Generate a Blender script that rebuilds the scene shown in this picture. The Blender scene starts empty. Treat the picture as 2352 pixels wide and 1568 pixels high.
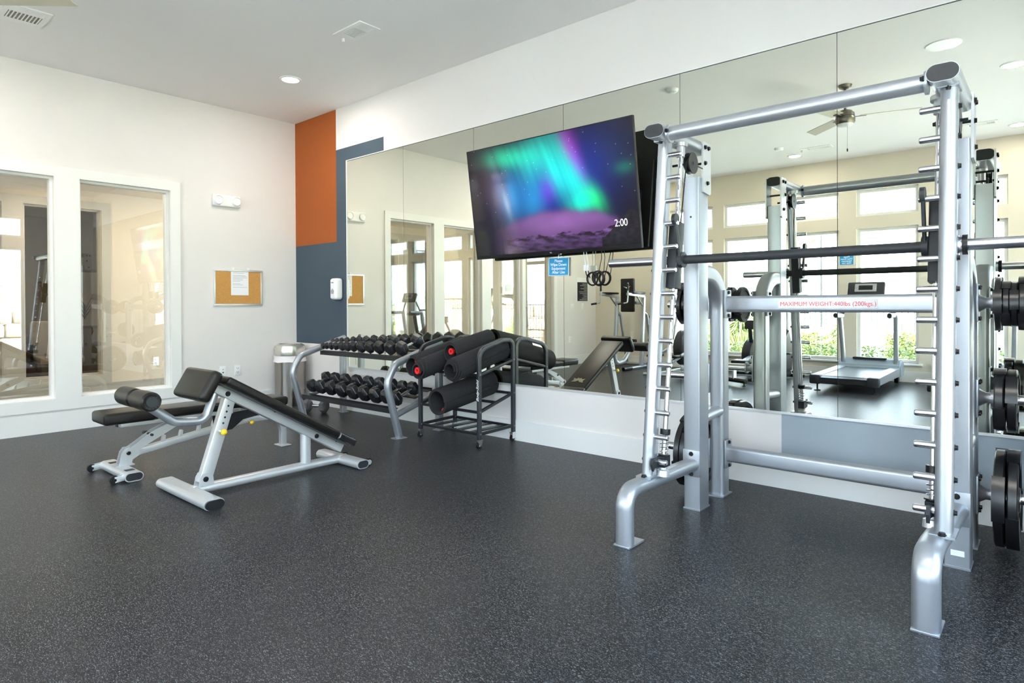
import bpy, bmesh, math, random
from mathutils import Vector, Matrix, noise
random.seed(7)
R = math.radians; PI = math.pi
S = bpy.context.scene
COL = S.collection

# ---------------------------------------------------------------- camera
H = 3.401
cd = bpy.data.cameras.new('camera'); cam = bpy.data.objects.new('camera', cd); COL.objects.link(cam)
S.camera = cam
yaw, pitch, roll, F = 0.71433, 0.00639, -0.00534, 1445.1
fw = Vector((-math.sin(yaw), math.cos(yaw), 0)); rt = Vector((math.cos(yaw), math.sin(yaw), 0)); up = Vector((0, 0, 1))
fw2 = fw*math.cos(pitch) - up*math.sin(pitch); up2 = up*math.cos(pitch) + fw*math.sin(pitch)
rt3 = rt*math.cos(roll) + up2*math.sin(roll); up3 = up2*math.cos(roll) - rt*math.sin(roll)
mw = Matrix((rt3, up3, -fw2)).transposed().to_4x4(); mw.translation = (7.0917, -4.12, 1.17)
cam.matrix_world = mw
cd.sensor_width = 36; cd.sensor_fit = 'HORIZONTAL'; cd.lens = F/2352*36
cd.shift_x = 0; cd.shift_y = (708.2-784)/2352; cd.clip_start = 0.05; cd.clip_end = 300

# ---------------------------------------------------------------- colour management, world, sun
S.view_settings.view_transform = 'Standard'; S.view_settings.look = 'None'
S.view_settings.gamma = 1; S.view_settings.exposure = EXPOSURE = 0.84
S.view_settings.use_curve_mapping = False
W = bpy.data.worlds.new('sky'); S.world = W; W.use_nodes = True
nt = W.node_tree; bgn = nt.nodes['Background']
tc = nt.nodes.new('ShaderNodeTexCoord'); sp = nt.nodes.new('ShaderNodeSeparateXYZ'); rp = nt.nodes.new('ShaderNodeValToRGB')
nt.links.new(tc.outputs['Generated'], sp.inputs[0]); nt.links.new(sp.outputs['Z'], rp.inputs[0]); nt.links.new(rp.outputs[0], bgn.inputs[0])
rp.color_ramp.elements[0].position = 0.0; rp.color_ramp.elements[0].color = (0.74, 0.87, 1.0, 1)
rp.color_ramp.elements[1].position = 0.9; rp.color_ramp.elements[1].color = (0.42, 0.64, 1.0, 1)
bgn.inputs[1].default_value = 9.5
sd = bpy.data.lights.new('sun', 'SUN'); sd.energy = 80.0; sd.angle = R(1.0); sd.color = (1, .98, .95)
so = bpy.data.objects.new('sun', sd); COL.objects.link(so)
so.rotation_euler = Vector((-0.28, 0.38, 0.88)).to_track_quat('Z', 'Y').to_euler()
S.cycles.max_bounces = 9; S.cycles.diffuse_bounces = 5; S.cycles.glossy_bounces = 6; S.cycles.transmission_bounces = 6
S.cycles.transparent_max_bounces = 14
S.cycles.sample_clamp_indirect = 6.0
S.cycles.use_denoising = True
S.cycles.use_fast_gi = False
def portal(name, loc, rot, sx, sy):
    l = bpy.data.lights.new(name, 'AREA'); l.shape = 'RECTANGLE'; l.size = sx; l.size_y = sy
    l.cycles.is_portal = True
    o = bpy.data.objects.new(name, l); COL.objects.link(o); o.location = loc; o.rotation_euler = rot

# ---------------------------------------------------------------- materials
def new_mat(name):
    m = bpy.data.materials.new(name); m.use_nodes = True
    return m, m.node_tree, m.node_tree.nodes['Principled BSDF']
def mat(name, col, rough=.5, metal=0., spec=.5, nscale=0, namt=0., bump=0., bscale=200, coat=0, aniso=0):
    m, t, b = new_mat(name)
    b.inputs['Base Color'].default_value = (*col, 1); b.inputs['Roughness'].default_value = rough
    b.inputs['Metallic'].default_value = metal; b.inputs['Specular IOR Level'].default_value = spec
    b.inputs['Coat Weight'].default_value = coat
    g = t.nodes.new('ShaderNodeTexCoord')
    if namt:
        n = t.nodes.new('ShaderNodeTexNoise'); n.inputs['Scale'].default_value = nscale; n.inputs['Detail'].default_value = 4
        r = t.nodes.new('ShaderNodeValToRGB')
        r.color_ramp.elements[0].position = .3; r.color_ramp.elements[1].position = .7
        r.color_ramp.elements[0].color = (*[c*(1-namt) for c in col], 1); r.color_ramp.elements[1].color = (*[min(1, c*(1+namt)) for c in col], 1)
        t.links.new(g.outputs['Object'], n.inputs['Vector']); t.links.new(n.outputs['Fac'], r.inputs[0]); t.links.new(r.outputs[0], b.inputs['Base Color'])
    if bump:
        n = t.nodes.new('ShaderNodeTexNoise'); n.inputs['Scale'].default_value = bscale; n.inputs['Detail'].default_value = 3
        u = t.nodes.new('ShaderNodeBump'); u.inputs['Strength'].default_value = bump; u.inputs['Distance'].default_value = .002
        t.links.new(g.outputs['Object'], n.inputs['Vector']); t.links.new(n.outputs['Fac'], u.inputs['Height']); t.links.new(u.outputs[0], b.inputs['Normal'])
    return m
def emis(name, col, st):
    m = bpy.data.materials.new(name); m.use_nodes = True; t = m.node_tree; t.nodes.clear()
    e = t.nodes.new('ShaderNodeEmission'); o = t.nodes.new('ShaderNodeOutputMaterial')
    e.inputs[0].default_value = (*col, 1); e.inputs[1].default_value = st; t.links.new(e.outputs[0], o.inputs[0]); return m
def glass_mat(name, tint, lo, hi):
    m = bpy.data.materials.new(name); m.use_nodes = True; t = m.node_tree; t.nodes.clear()
    o = t.nodes.new('ShaderNodeOutputMaterial'); mx = t.nodes.new('ShaderNodeMixShader')
    tr = t.nodes.new('ShaderNodeBsdfTransparent'); gl = t.nodes.new('ShaderNodeBsdfGlossy'); lw = t.nodes.new('ShaderNodeLayerWeight')
    mr = t.nodes.new('ShaderNodeMapRange')
    tr.inputs[0].default_value = (*tint, 1); gl.inputs['Roughness'].default_value = 0.0; gl.inputs[0].default_value = (1, 1, 1, 1)
    lw.inputs[0].default_value = .3; mr.inputs['To Min'].default_value = lo; mr.inputs['To Max'].default_value = hi
    t.links.new(lw.outputs['Fresnel'], mr.inputs[0]); t.links.new(mr.outputs[0], mx.inputs[0])
    t.links.new(tr.outputs[0], mx.inputs[1]); t.links.new(gl.outputs[0], mx.inputs[2]); t.links.new(mx.outputs[0], o.inputs[0]); return m

WALLC = (.755, .725, .705)
m_wall = mat('wall_paint', WALLC, .85, nscale=1.5, namt=.015, bump=.08, bscale=260)
m_orange = mat('orange_paint', (.29, .066, .005), .8, bump=.08, bscale=260)
m_slate = mat('slate_paint', (.046, .070, .096), .8, bump=.08, bscale=260)
m_ceil = mat('ceiling_paint', (.88, .865, .855), .9, bump=.08, bscale=260)
m_trim = mat('trim_paint', (.80, .795, .775), .45, nscale=2, namt=.01)
m_silver = mat('silver_powder_coat', (.40, .42, .455), .36, .70, nscale=300, namt=.03)
m_pale = mat('pale_powder_coat', (.60, .605, .615), .36, .55, nscale=300, namt=.03)
m_chrome = mat('chrome', (.82, .82, .83), .12, 1)
m_brush = mat('brushed_steel', (.34, .31, .28), .20, 1)
m_black = mat('black_plastic', (.012, .012, .014), .35, spec=.25)
m_dark = mat('dark_grey_plastic', (.024, .026, .030), .45, spec=.25)
m_blackm = mat('black_metal', (.020, .021, .025), .32, .3)
m_satin = mat('satin_black_metal', (.05, .053, .060), .33, .55)
m_greym = mat('grey_metal_edge', (.19, .20, .22), .4, .4)
m_vinyl = mat('black_vinyl', (.011, .0095, .0085), .30, spec=.25, bump=.25, bscale=500)
m_rubber = mat('black_rubber', (.008, .008, .0095), .42, spec=.25, bump=.15, bscale=300)
m_foam = mat('foam_mat', (.022, .0215, .0235), .85, spec=.25, nscale=120, namt=.25, bump=.3, bscale=400)
m_plate = mat('plate_rubber', (.008, .008, .0095), .28, spec=.5, bump=.1, bscale=300)
m_hex = mat('hex_rubber', (.010, .010, .012), .30, spec=.5)
m_red = mat('red_plastic', (.75, .015, .02), .35)
m_yellow = mat('yellow_plastic', (.85, .55, .02), .3)
m_white = mat('white_plastic', (.86, .86, .86), .35)
m_paper = mat('paper', (.88, .88, .9), .8)
m_print = mat('print_grey', (.35, .35, .38), .8)
m_cork = mat('cork', (.52, .27, .075), .95, nscale=140, namt=.18, bump=.3, bscale=150)
m_alu = mat('aluminium', (.72, .72, .72), .4, .6)
m_blue = mat('sign_blue', (.01, .30, .62), .4)
m_redink = mat('red_ink', (.75, .05, .07), .6)
m_whiteink = mat('white_ink', (.9, .9, .9), .6)
m_navy = mat('navy_ink', (.02, .02, .2), .5)
m_darkgap = mat('dark_gap', (.02, .02, .02), .8)
m_cream = mat('cream_fan_blade', (.55, .51, .40), .5)
m_bronze = mat('dark_nickel', (.16, .145, .13), .35, .8)
m_sleeve = mat('steel_sleeve', (.66, .66, .68), .22, 1)
m_bagw = mat('bag_white', (.85, .80, .80), .5, bump=.6, bscale=25)
m_liner = mat('lid_champagne', (.66, .64, .56), .25, .7)
m_glassin = glass_mat('interior_glass', (.90, .885, .84), .105, .80)
m_glassthin = glass_mat('office_glass', (.93, .91, .86), .01, .15)
m_glassout = glass_mat('exterior_glass', (.93, .96, .95), .03, .6)
m_light = emis('lamp_glow', (1, .93, .80), 14)
m_corr = mat('corridor_paint', (.56, .485, .37), .85)
m_corrtrim = mat('corridor_trim', (.36, .33, .27), .6)

def floor_mat():
    m, t, b = new_mat('speckled_rubber')
    N = t.nodes.new; L = t.links.new
    g = N('ShaderNodeTexCoord')
    mp = N('ShaderNodeMapping'); mp.inputs['Scale'].default_value = (1, 1, 1); L(g.outputs['Object'], mp.inputs[0])
    def flecks(scale, rot, thr, sx):
        q = N('ShaderNodeMapping'); q.inputs['Rotation'].default_value = (0, 0, rot); q.inputs['Scale'].default_value = (scale, scale*sx, scale)
        L(g.outputs['Object'], q.inputs[0])
        nz = N('ShaderNodeTexNoise'); nz.inputs['Scale'].default_value = 1; nz.inputs['Detail'].default_value = 1; nz.inputs['Distortion'].default_value = 1.2
        L(q.outputs[0], nz.inputs[0])
        r = N('ShaderNodeValToRGB'); r.color_ramp.elements[0].position = thr; r.color_ramp.elements[1].position = thr+.025
        L(nz.outputs['Fac'], r.inputs[0]); return r.outputs[0]
    def flip(a, c):
        x = N('ShaderNodeMix'); x.data_type = 'RGBA'; x.blend_type = 'LIGHTEN'; x.inputs[0].default_value = 1
        L(a, x.inputs[6]); L(c, x.inputs[7]); return x.outputs[2]
    f = flip(flip(flecks(100, .3, .665, 3.0), flecks(110, 1.6, .67, 2.8)), flecks(92, 2.5, .67, 3.2))
    f = flip(f, flecks(125, .9, .68, 2.6))
    big = N('ShaderNodeTexNoise'); big.inputs['Scale'].default_value = 1.1; big.inputs['Detail'].default_value = 5; L(mp.outputs[0], big.inputs[0])
    fine = N('ShaderNodeTexNoise'); fine.inputs['Scale'].default_value = 260; fine.inputs['Detail'].default_value = 2; L(mp.outputs[0], fine.inputs[0])
    r1 = N('ShaderNodeValToRGB'); r1.color_ramp.elements[0].position = .3; r1.color_ramp.elements[1].position = .72
    r1.color_ramp.elements[0].color = (.006, .0062, .0072, 1); r1.color_ramp.elements[1].color = (.018, .0185, .0208, 1); L(fine.outputs['Fac'], r1.inputs[0])
    r2 = N('ShaderNodeValToRGB'); r2.color_ramp.elements[0].position = .3; r2.color_ramp.elements[1].position = .7
    r2.color_ramp.elements[0].color = (.8, .8, .82, 1); r2.color_ramp.elements[1].color = (1.25, 1.22, 1.18, 1); L(big.outputs['Fac'], r2.inputs[0])
    mu = N('ShaderNodeMix'); mu.data_type = 'RGBA'; mu.blend_type = 'MULTIPLY'; mu.inputs[0].default_value = 1; L(r1.outputs[0], mu.inputs[6]); L(r2.outputs[0], mu.inputs[7])
    mx = N('ShaderNodeMix'); mx.data_type = 'RGBA'; L(f, mx.inputs[0]); L(mu.outputs[2], mx.inputs[6]); mx.inputs[7].default_value = (.19, .19, .195, 1)
    L(mx.outputs[2], b.inputs['Base Color'])
    b.inputs['Roughness'].default_value = .33; b.inputs['Specular IOR Level'].default_value = .12
    u = N('ShaderNodeBump'); u.inputs['Strength'].default_value = .35; u.inputs['Distance'].default_value = .001
    L(fine.outputs['Fac'], u.inputs['Height']); L(u.outputs[0], b.inputs['Normal'])
    return m
m_floor = floor_mat()
def mirror_mat():
    m, t, b = new_mat('silvered_mirror')
    b.inputs['Base Color'].default_value = (.86, .87, .775, 1); b.inputs['Metallic'].default_value = 1; b.inputs['Roughness'].default_value = 0.0
    return m
m_mirror = mirror_mat()
def block_mat(name, c1, c2, mortar, scale, bw, bh):
    m, t, b = new_mat(name); br = t.nodes.new('ShaderNodeTexBrick'); g = t.nodes.new('ShaderNodeTexCoord'); mp = t.nodes.new('ShaderNodeMapping')
    mp.inputs['Rotation'].default_value = (PI/2, 0, 0)
    t.links.new(g.outputs['Object'], mp.inputs[0]); t.links.new(mp.outputs[0], br.inputs[0])
    br.inputs['Color1'].default_value = (*c1, 1); br.inputs['Color2'].default_value = (*c2, 1); br.inputs['Mortar'].default_value = (*mortar, 1)
    br.inputs['Scale'].default_value = scale; br.inputs['Brick Width'].default_value = bw; br.inputs['Row Height'].default_value = bh; br.inputs['Mortar Size'].default_value = .02
    t.links.new(br.outputs[0], b.inputs['Base Color']); b.inputs['Roughness'].default_value = .9; return m
m_concrete = mat('pale_concrete', (.66, .66, .65), .9, nscale=2, namt=.08)
m_dirt = mat('tan_gravel', (.52, .45, .38), .95, nscale=12, namt=.3, bump=.5, bscale=40)
m_stone = mat('rough_limestone', (.40, .33, .26), .95, nscale=6, namt=.3, bump=.8, bscale=14)
m_brick = block_mat('pale_block', (.42, .46, .48), (.36, .40, .42), (.25, .27, .28), 3.2, .9, .45)
m_siding = mat('pale_siding', (.45, .47, .50), .8)
m_leaf = mat('leaf_green', (.15, .19, .045), .6, nscale=8, namt=.5)
m_leaf2 = mat('grass_green', (.19, .25, .08), .6, nscale=8, namt=.4)
m_timber = mat('cedar_timber', (.42, .20, .12), .7, nscale=10, namt=.15)
m_fence = mat('fence_black', (.03, .03, .035), .5)
m_sofa = mat('blue_upholstery', (.03, .09, .20), .7)
m_beige = mat('beige_upholstery', (.45, .38, .33), .8)
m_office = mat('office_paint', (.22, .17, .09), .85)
m_wood = mat('brown_wood', (.12, .05, .025), .5)
m_carpet = mat('corridor_floor', (.13, .135, .12), .8, nscale=60, namt=.15)

# ---------------------------------------------------------------- mesh helpers
ROOT = {}
SPLIT = {'bolt', 'rod_holder', 'mounting_plate', 'bumper', 'axle', 'flange', 'hanging_clip', 'end_rail', 'cross_rail', 'bottom_slat', 'side_armrest', 'chair_leg', 'desk_panel', 'open_end', 'stabilizer', 'leveling_foot', 'fence_rail', 'brace', 'grip_tape', 'console_arm', 'foot_plate', 'link_plate', 'seat_cushion', 'hand_grip', 'handle_bar', 'pedal', 'rack_plate', 'cord', 'foot_tube', 'arm_strut', 'wheel_arm'}
class B:
    """collects shapes, then links them as ONE mesh object"""
    def __init__(s): s.bm = bmesh.new()
    def _add(s, verts, faces):
        vs = [s.bm.verts.new(v) for v in verts]; out = []
        for f in faces:
            try: out.append(s.bm.faces.new([vs[i] for i in f]))
            except ValueError: pass
        return out
    def box(s, x0, x1, y0, y1, z0, z1, M=None, bev=0, seg=2):
        t = bmesh.new(); bmesh.ops.create_cube(t, size=1)
        for v in t.verts: v.co = Vector(((x0+x1)/2+v.co.x*(x1-x0), (y0+y1)/2+v.co.y*(y1-y0), (z0+z1)/2+v.co.z*(z1-z0)))
        if bev: bmesh.ops.bevel(t, geom=t.edges[:]+t.verts[:], offset=bev, segments=seg, profile=.5, affect='EDGES')
        return s.merge(t, M)
    def merge(s, t, M=None):
        if M is not None: t.transform(M)
        t.verts.index_update()
        s._add([v.co.copy() for v in t.verts], [[v.index for v in f.verts] for f in t.faces]); t.free(); return s
    def sweep(s, path, prof, side=None, caps=True, closed=False):
        P = [Vector(p) for p in path]; n = len(P); rings = []
        nrm = None
        for i, p in enumerate(P):
            a = P[(i-1) % n] if (i > 0 or closed) else None; c = P[(i+1) % n] if (i < n-1 or closed) else None
            d1 = (p-a).normalized() if a is not None else None; d2 = (c-p).normalized() if c is not None else None
            if d1 is None: d1 = d2
            if d2 is None: d2 = d1
            t = (d1+d2); t = t.normalized() if t.length > 1e-6 else d1
            if side is not None:
                sd_ = Vector(side); sd_ = (sd_ - t*sd_.dot(t)).normalized(); nn = t.cross(sd_)
                k = 1/max(.35, math.sqrt(max(0, (1+d1.dot(d2))/2)))
            else:
                if nrm is None: nrm = t.orthogonal().normalized()
                nrm = (nrm - t*nrm.dot(t)).normalized(); sd_ = nrm; nn = t.cross(sd_); k = 1
            rings.append([p + sd_*u + nn*(v*k) for u, v in prof])
        m = len(prof); verts = [v for r in rings for v in r]; faces = []
        rng = n if closed else n-1
        for i in range(rng):
            for j in range(m):
                faces.append((i*m+j, i*m+(j+1) % m, ((i+1) % n)*m+(j+1) % m, ((i+1) % n)*m+j))
        if caps and not closed:
            faces.append(tuple(range(m))[::-1]); faces.append(tuple((n-1)*m+j for j in range(m)))
        s._add(verts, faces); return s
    def tube(s, path, r, n=14, side=None, **k): return s.sweep(path, circ(r, n), side, **k)
    def cyl(s, p0, p1, r, n=20): return s.sweep([p0, p1], circ(r, n))
    def lathe(s, p0, ax, prof, n=28, cap=True):
        """prof: (distance along axis, radius)"""
        ax = Vector(ax).normalized(); a = ax.orthogonal().normalized(); b = ax.cross(a); p0 = Vector(p0)
        verts = []; faces = []; m = len(prof)
        for i in range(n):
            w = 2*PI*i/n
            for d, r in prof: verts.append(p0+ax*d+(a*math.cos(w)+b*math.sin(w))*r)
        for i in range(n):
            for j in range(m-1): faces.append((i*m+j, ((i+1) % n)*m+j, ((i+1) % n)*m+j+1, i*m+j+1))
        if cap and prof[0][1] > 1e-5: faces.append(tuple(i*m for i in range(n))[::-1])
        if cap and prof[-1][1] > 1e-5: faces.append(tuple(i*m+m-1 for i in range(n)))
        s._add(verts, faces); return s
    def prism(s, pts, ext):
        """pts: closed 3D outline; ext: extrusion vector"""
        n = len(pts); e = Vector(ext); v = [Vector(p) for p in pts]+[Vector(p)+e for p in pts]
        f = [tuple(range(n))[::-1], tuple(range(n, 2*n))]+[(i, (i+1) % n, n+(i+1) % n, n+i) for i in range(n)]
        s._add(v, f); return s
    def quad(s, *p): s._add([Vector(q) for q in p], [tuple(range(len(p)))]); return s
    def sphere(s, c, r, sc=(1, 1, 1), u=16, v=10):
        t = bmesh.new(); bmesh.ops.create_uvsphere(t, u_segments=u, v_segments=v, radius=r)
        return s.merge(t, Matrix.Translation(c) @ Matrix.Diagonal((*sc, 1)))
    def build(s, name, m, parent=None, smooth=None, recalc=True):
        bm = s.bm
        if name in SPLIT:
            bmesh.ops.remove_doubles(bm, verts=bm.verts, dist=1e-6); bm.verts.index_update()
            seen = {}; groups = []
            for v0 in bm.verts:
                if v0.index in seen: continue
                st = [v0]; seen[v0.index] = len(groups); g = []
                while st:
                    v = st.pop(); g.append(v)
                    for e in v.link_edges:
                        w = e.other_vert(v)
                        if w.index not in seen: seen[w.index] = len(groups); st.append(w)
                groups.append(g)
            if len(groups) > 1:
                out = None
                for g in groups:
                    ix = {v.index: i for i, v in enumerate(g)}; nb = B()
                    fs = {f.index: f for v in g for f in v.link_faces} if False else {id(f): f for v in g for f in v.link_faces}
                    nb._add([v.co.copy() for v in g], [[ix[v.index] for v in f.verts] for f in fs.values()])
                    nb.single = True; out = nb._build(name, m, parent, smooth, recalc)
                bm.free(); return out
        return s._build(name, m, parent, smooth, recalc)
    def _build(s, name, m, parent=None, smooth=None, recalc=True):
        bm = s.bm
        bmesh.ops.remove_doubles(bm, verts=bm.verts, dist=1e-6)
        if recalc: bmesh.ops.recalc_face_normals(bm, faces=bm.faces)
        off = ROOT.get(parent.name, Vector()) if parent is not None else Vector()
        if parent is not None: bm.transform(Matrix.Translation(-off))
        me = bpy.data.meshes.new(name); bm.to_mesh(me); bm.free()
        for mm in (m if isinstance(m, (list, tuple)) else [m]): me.materials.append(mm)
        if smooth is None: smooth = 35
        if smooth:
            me.polygons.foreach_set('use_smooth', [True]*len(me.polygons)); me.set_sharp_from_angle(angle=R(smooth))
        o = bpy.data.objects.new(name, me); COL.objects.link(o)
        if parent is not None: o.parent = parent; ROOT[o.name] = off
        else: ROOT[o.name] = Vector()
        return o
def circ(r, n=14): return [(r*math.cos(2*PI*i/n), r*math.sin(2*PI*i/n)) for i in range(n)]
def stad(w, h, n=6):
    """stadium / rounded profile w along side, h across"""
    r = min(w, h)/2; o = []
    for q, (cx, cy) in enumerate([(w/2-r, h/2-r), (-(w/2-r), h/2-r), (-(w/2-r), -(h/2-r)), (w/2-r, -(h/2-r))]):
        for i in range(n+1):
            a = q*PI/2+PI/2*i/n; o.append((cx+r*math.cos(a), cy+r*math.sin(a)))
    u = [];
    for p in o:
        if not u or (abs(p[0]-u[-1][0])+abs(p[1]-u[-1][1])) > 1e-6: u.append(p)
    if abs(u[0][0]-u[-1][0])+abs(u[0][1]-u[-1][1]) < 1e-6: u.pop()
    return u
def rrect(w, h, r=.004, n=3):
    o = []
    for q, (sx, sy) in enumerate([(1, 1), (-1, 1), (-1, -1), (1, -1)]):
        for i in range(n+1):
            a = q*PI/2+PI/2*i/n; o.append((sx*(w/2-r)+r*math.cos(a), sy*(h/2-r)+r*math.sin(a)))
    return o
def fillet(pts, r, n=8):
    P = [Vector(p) for p in pts]; out = [P[0]]
    for i in range(1, len(P)-1):
        rr = r[i-1] if isinstance(r, (list, tuple)) else r
        a, b, c = P[i-1], P[i], P[i+1]; d1 = (a-b).normalized(); d2 = (c-b).normalized()
        ang = d1.angle(d2); t = min(rr/math.tan(ang/2), (a-b).length*(.97 if i == 1 else .49), (c-b).length*(.97 if i == len(P)-2 else .49)); rr = t*math.tan(ang/2)
        p1 = b+d1*t; p2 = b+d2*t; ce = b+(d1+d2).normalized()*(rr/math.sin(ang/2))
        v1 = p1-ce; v2 = p2-ce; w = v1.angle(v2)
        for k in range(n+1):
            q = k/n; out.append(ce+(v1*math.sin((1-q)*w)+v2*math.sin(q*w))/math.sin(w))
    out.append(P[-1]); return out
def tag(o, label, cat, group=None, kind=None):
    if label: o['label'] = label
    if cat: o['category'] = cat
    if group: o['group'] = group
    if kind: o['kind'] = kind
    return o
def thing(name, loc, label, cat, group=None, kind=None):
    o = bpy.data.objects.new(name, None); COL.objects.link(o); o.location = loc; o.empty_display_size = .1
    ROOT[o.name] = Vector(loc); return tag(o, label, cat, group, kind)
def struct(o): o['kind'] = 'structure'; return o
def children(o): return [c for c in bpy.data.objects if c.parent == o]
def dup(o, parent=None):
    c = o.copy(); COL.objects.link(c)
    if parent is not None: c.parent = parent
    for ch in children(o): dup(ch, c)
    return c
def mirror_x(o, cx, kids):
    pass
def bolt(b, p, ax, r=.011, h=.010):
    b.lathe(p, ax, [(-.004, r*1.25), (.001, r*1.25), (.001, r), (h, r*.9), (h, 0)], 8)
def text(name, body, size, M, m, parent, ext=.0006, align='CENTER', sx=1, shear=0, spacing=1, bold=0):
    cu = bpy.data.curves.new(name, 'FONT'); cu.body = body; cu.size = size; cu.extrude = ext; cu.align_x = align; cu.align_y = 'CENTER'
    cu.shear = shear; cu.space_line = spacing; cu.offset = bold
    cu.materials.append(m)
    tmp = bpy.data.objects.new('tmp', cu); COL.objects.link(tmp)
    me = bpy.data.meshes.new_from_object(tmp.evaluated_get(bpy.context.evaluated_depsgraph_get()))
    bpy.data.objects.remove(tmp); me.name = name
    o = bpy.data.objects.new(name, me); COL.objects.link(o)
    off = ROOT.get(parent.name, Vector()) if parent is not None else Vector()
    if parent is not None: o.parent = parent
    M = M @ Matrix.Diagonal((sx, 1, 1, 1))
    o.matrix_local = Matrix.Translation(-off) @ M
    return o
def frame(o, xa, ya):
    """matrix with local x->xa, y->ya, origin o"""
    xa = Vector(xa).normalized(); ya = Vector(ya).normalized(); za = xa.cross(ya)
    M = Matrix((xa, ya, za)).transposed().to_4x4(); M.translation = o; return M

# ---------------------------------------------------------------- room shell
XR, YF = 7.62, -6.668      # right wall, front (window) wall
def holed(plane, c, th, u0, u1, z0, z1, holes, name, mats, pick=None):
    """wall slab with rectangular openings; plane 'x' or 'y'; c = room face, th = signed thickness away"""
    us = sorted({u0, u1, *[h[0] for h in holes], *[h[1] for h in holes]}); zs = sorted({z0, z1, *[h[2] for h in holes], *[h[3] for h in holes]})
    b = B(); P = (lambda u, z, d: (c+d, u, z)) if plane == 'x' else (lambda u, z, d: (u, c+d, z))
    solid = lambda i, j: 0 <= i < len(us)-1 and 0 <= j < len(zs)-1 and not any(h[0]-1e-6 <= us[i] and us[i+1] <= h[1]+1e-6 and h[2]-1e-6 <= zs[j] and zs[j+1] <= h[3]+1e-6 for h in holes)
    for i in range(len(us)-1):
        for j in range(len(zs)-1):
            if not solid(i, j): continue
            a, bb, e, f = us[i], us[i+1], zs[j], zs[j+1]
            for d in (0, th): b.quad(P(a, e, d), P(bb, e, d), P(bb, f, d), P(a, f, d))
            if not solid(i-1, j): b.quad(P(a, e, 0), P(a, f, 0), P(a, f, th), P(a, e, th))
            if not solid(i+1, j): b.quad(P(bb, e, 0), P(bb, f, 0), P(bb, f, th), P(bb, e, th))
            if not solid(i, j-1): b.quad(P(a, e, 0), P(bb, e, 0), P(bb, e, th), P(a, e, th))
            if not solid(i, j+1): b.quad(P(a, f, 0), P(bb, f, 0), P(bb, f, th), P(a, f, th))
    o = b.build(name, mats, smooth=0)
    return struct(o)
LW = [(-2.2715, -1.4554), (-3.31, -2.4752), (-4.33, -3.52)]
LH = [(a, b_, .31, 2.391) for a, b_ in LW] + [(-5.25, -4.42, 0.0, 2.391)]
wall_left = holed('x', 0, -.14, YF-.14, 0.14, 0, H, LH, 'wall_left', m_wall)
FWX = [(1.65, 2.474), (2.67, 3.49), (3.69, 4.511), (4.755, 5.567), (5.77, 6.59), (6.79, 7.50)]
FH = [(a, b_, .275, 2.30) for a, b_ in FWX] + [(a, b_, 2.485, 2.89) for a, b_ in FWX]
wall_front = holed('y', YF, -.16, 0, XR, 0, H, FH, 'wall_front', mat('beige_wall_paint', (.68, .625, .52), .85, nscale=1.5, namt=.015, bump=.08, bscale=260))  # wall paint with the tan cast of its backlighting put into the colour
RWY = [(-1.97, -1.14), (-3.0, -2.18), (-4.04, -3.22), (-5.08, -4.26), (-6.12, -5.30)]
RH = [(a, b_, .275, 2.30) for a, b_ in RWY] + [(a, b_, 2.485, 2.89) for a, b_ in RWY]
wall_right = holed('x', XR, .16, YF-.16, .14, 0, H, RH, 'wall_right', m_wall)
# back wall, with the painted colour blocks on its own faces
us = [0, .8773, 1.0952, 1.7492, 5.772, XR]; zs = [0, .172, .48, .717, 1.895, 2.7764, 2.9375, H]
b = B(); idx = []
for i in range(len(us)-1):
    for j in range(len(zs)-1):
        b.quad((us[i], 0, zs[j]), (us[i+1], 0, zs[j]), (us[i+1], 0, zs[j+1]), (us[i], 0, zs[j+1]))
        x, z = (us[i]+us[i+1])/2, (zs[j]+zs[j+1])/2; k = 0
        if x < .8773 and z > 1.895: k = 1
        elif x < 1.0952 and .717 < z < 1.895: k = 2
        elif .8773 < x < 1.0952 and 1.895 < z < 2.9375: k = 2
        elif 1.0952 < x < 1.7492 and 2.7764 < z < 2.9375: k = 2
        elif x > 5.772 and .172 < z < .48: k = 3
        idx.append(k)
m_bluegrey = mat('blue_grey_paint', (.34, .40, .45), .8, bump=.08, bscale=260)
wall_back = b.build('wall_back', [m_wall, m_orange, m_slate, m_bluegrey], smooth=0, recalc=False)
for p, k in zip(wall_back.data.polygons, idx): p.material_index = k
struct(wall_back)
b = B(); b.box(-.14, XR+.16, .001, .14, 0, H); struct(b.build('wall_back_core', m_wall))
b = B(); b.quad((-.14, YF-.16, 0), (XR+.16, YF-.16, 0), (XR+.16, .14, 0), (-.14, .14, 0)); fl = b.build('floor', m_floor); struct(fl)
b = B(); b.box(-.14, XR+.16, YF-.16, .14, H, H+.12); struct(b.build('ceiling', m_ceil, smooth=0))
# baseboards
b = B(); b.box(0.012, XR, -.014, 0, 0, .172); struct(b.build('baseboard_back', m_trim))
segs = [(0, -1.36), (-5.34, YF)]
b = B()
b.box(0, .014, -1.36, 0, 0, .172); b.box(0, .014, -4.33, -1.36, 0, .185); b.box(0, .014, YF, -5.34, 0, .172); struct(b.build('baseboard_left', m_trim))
b = B(); b.box(0, XR, YF, YF+.014, 0, .16); struct(b.build('baseboard_front', m_trim))
b = B(); b.box(XR-.014, XR, YF, 0, 0, .16); struct(b.build('baseboard_right', m_trim))

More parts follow.
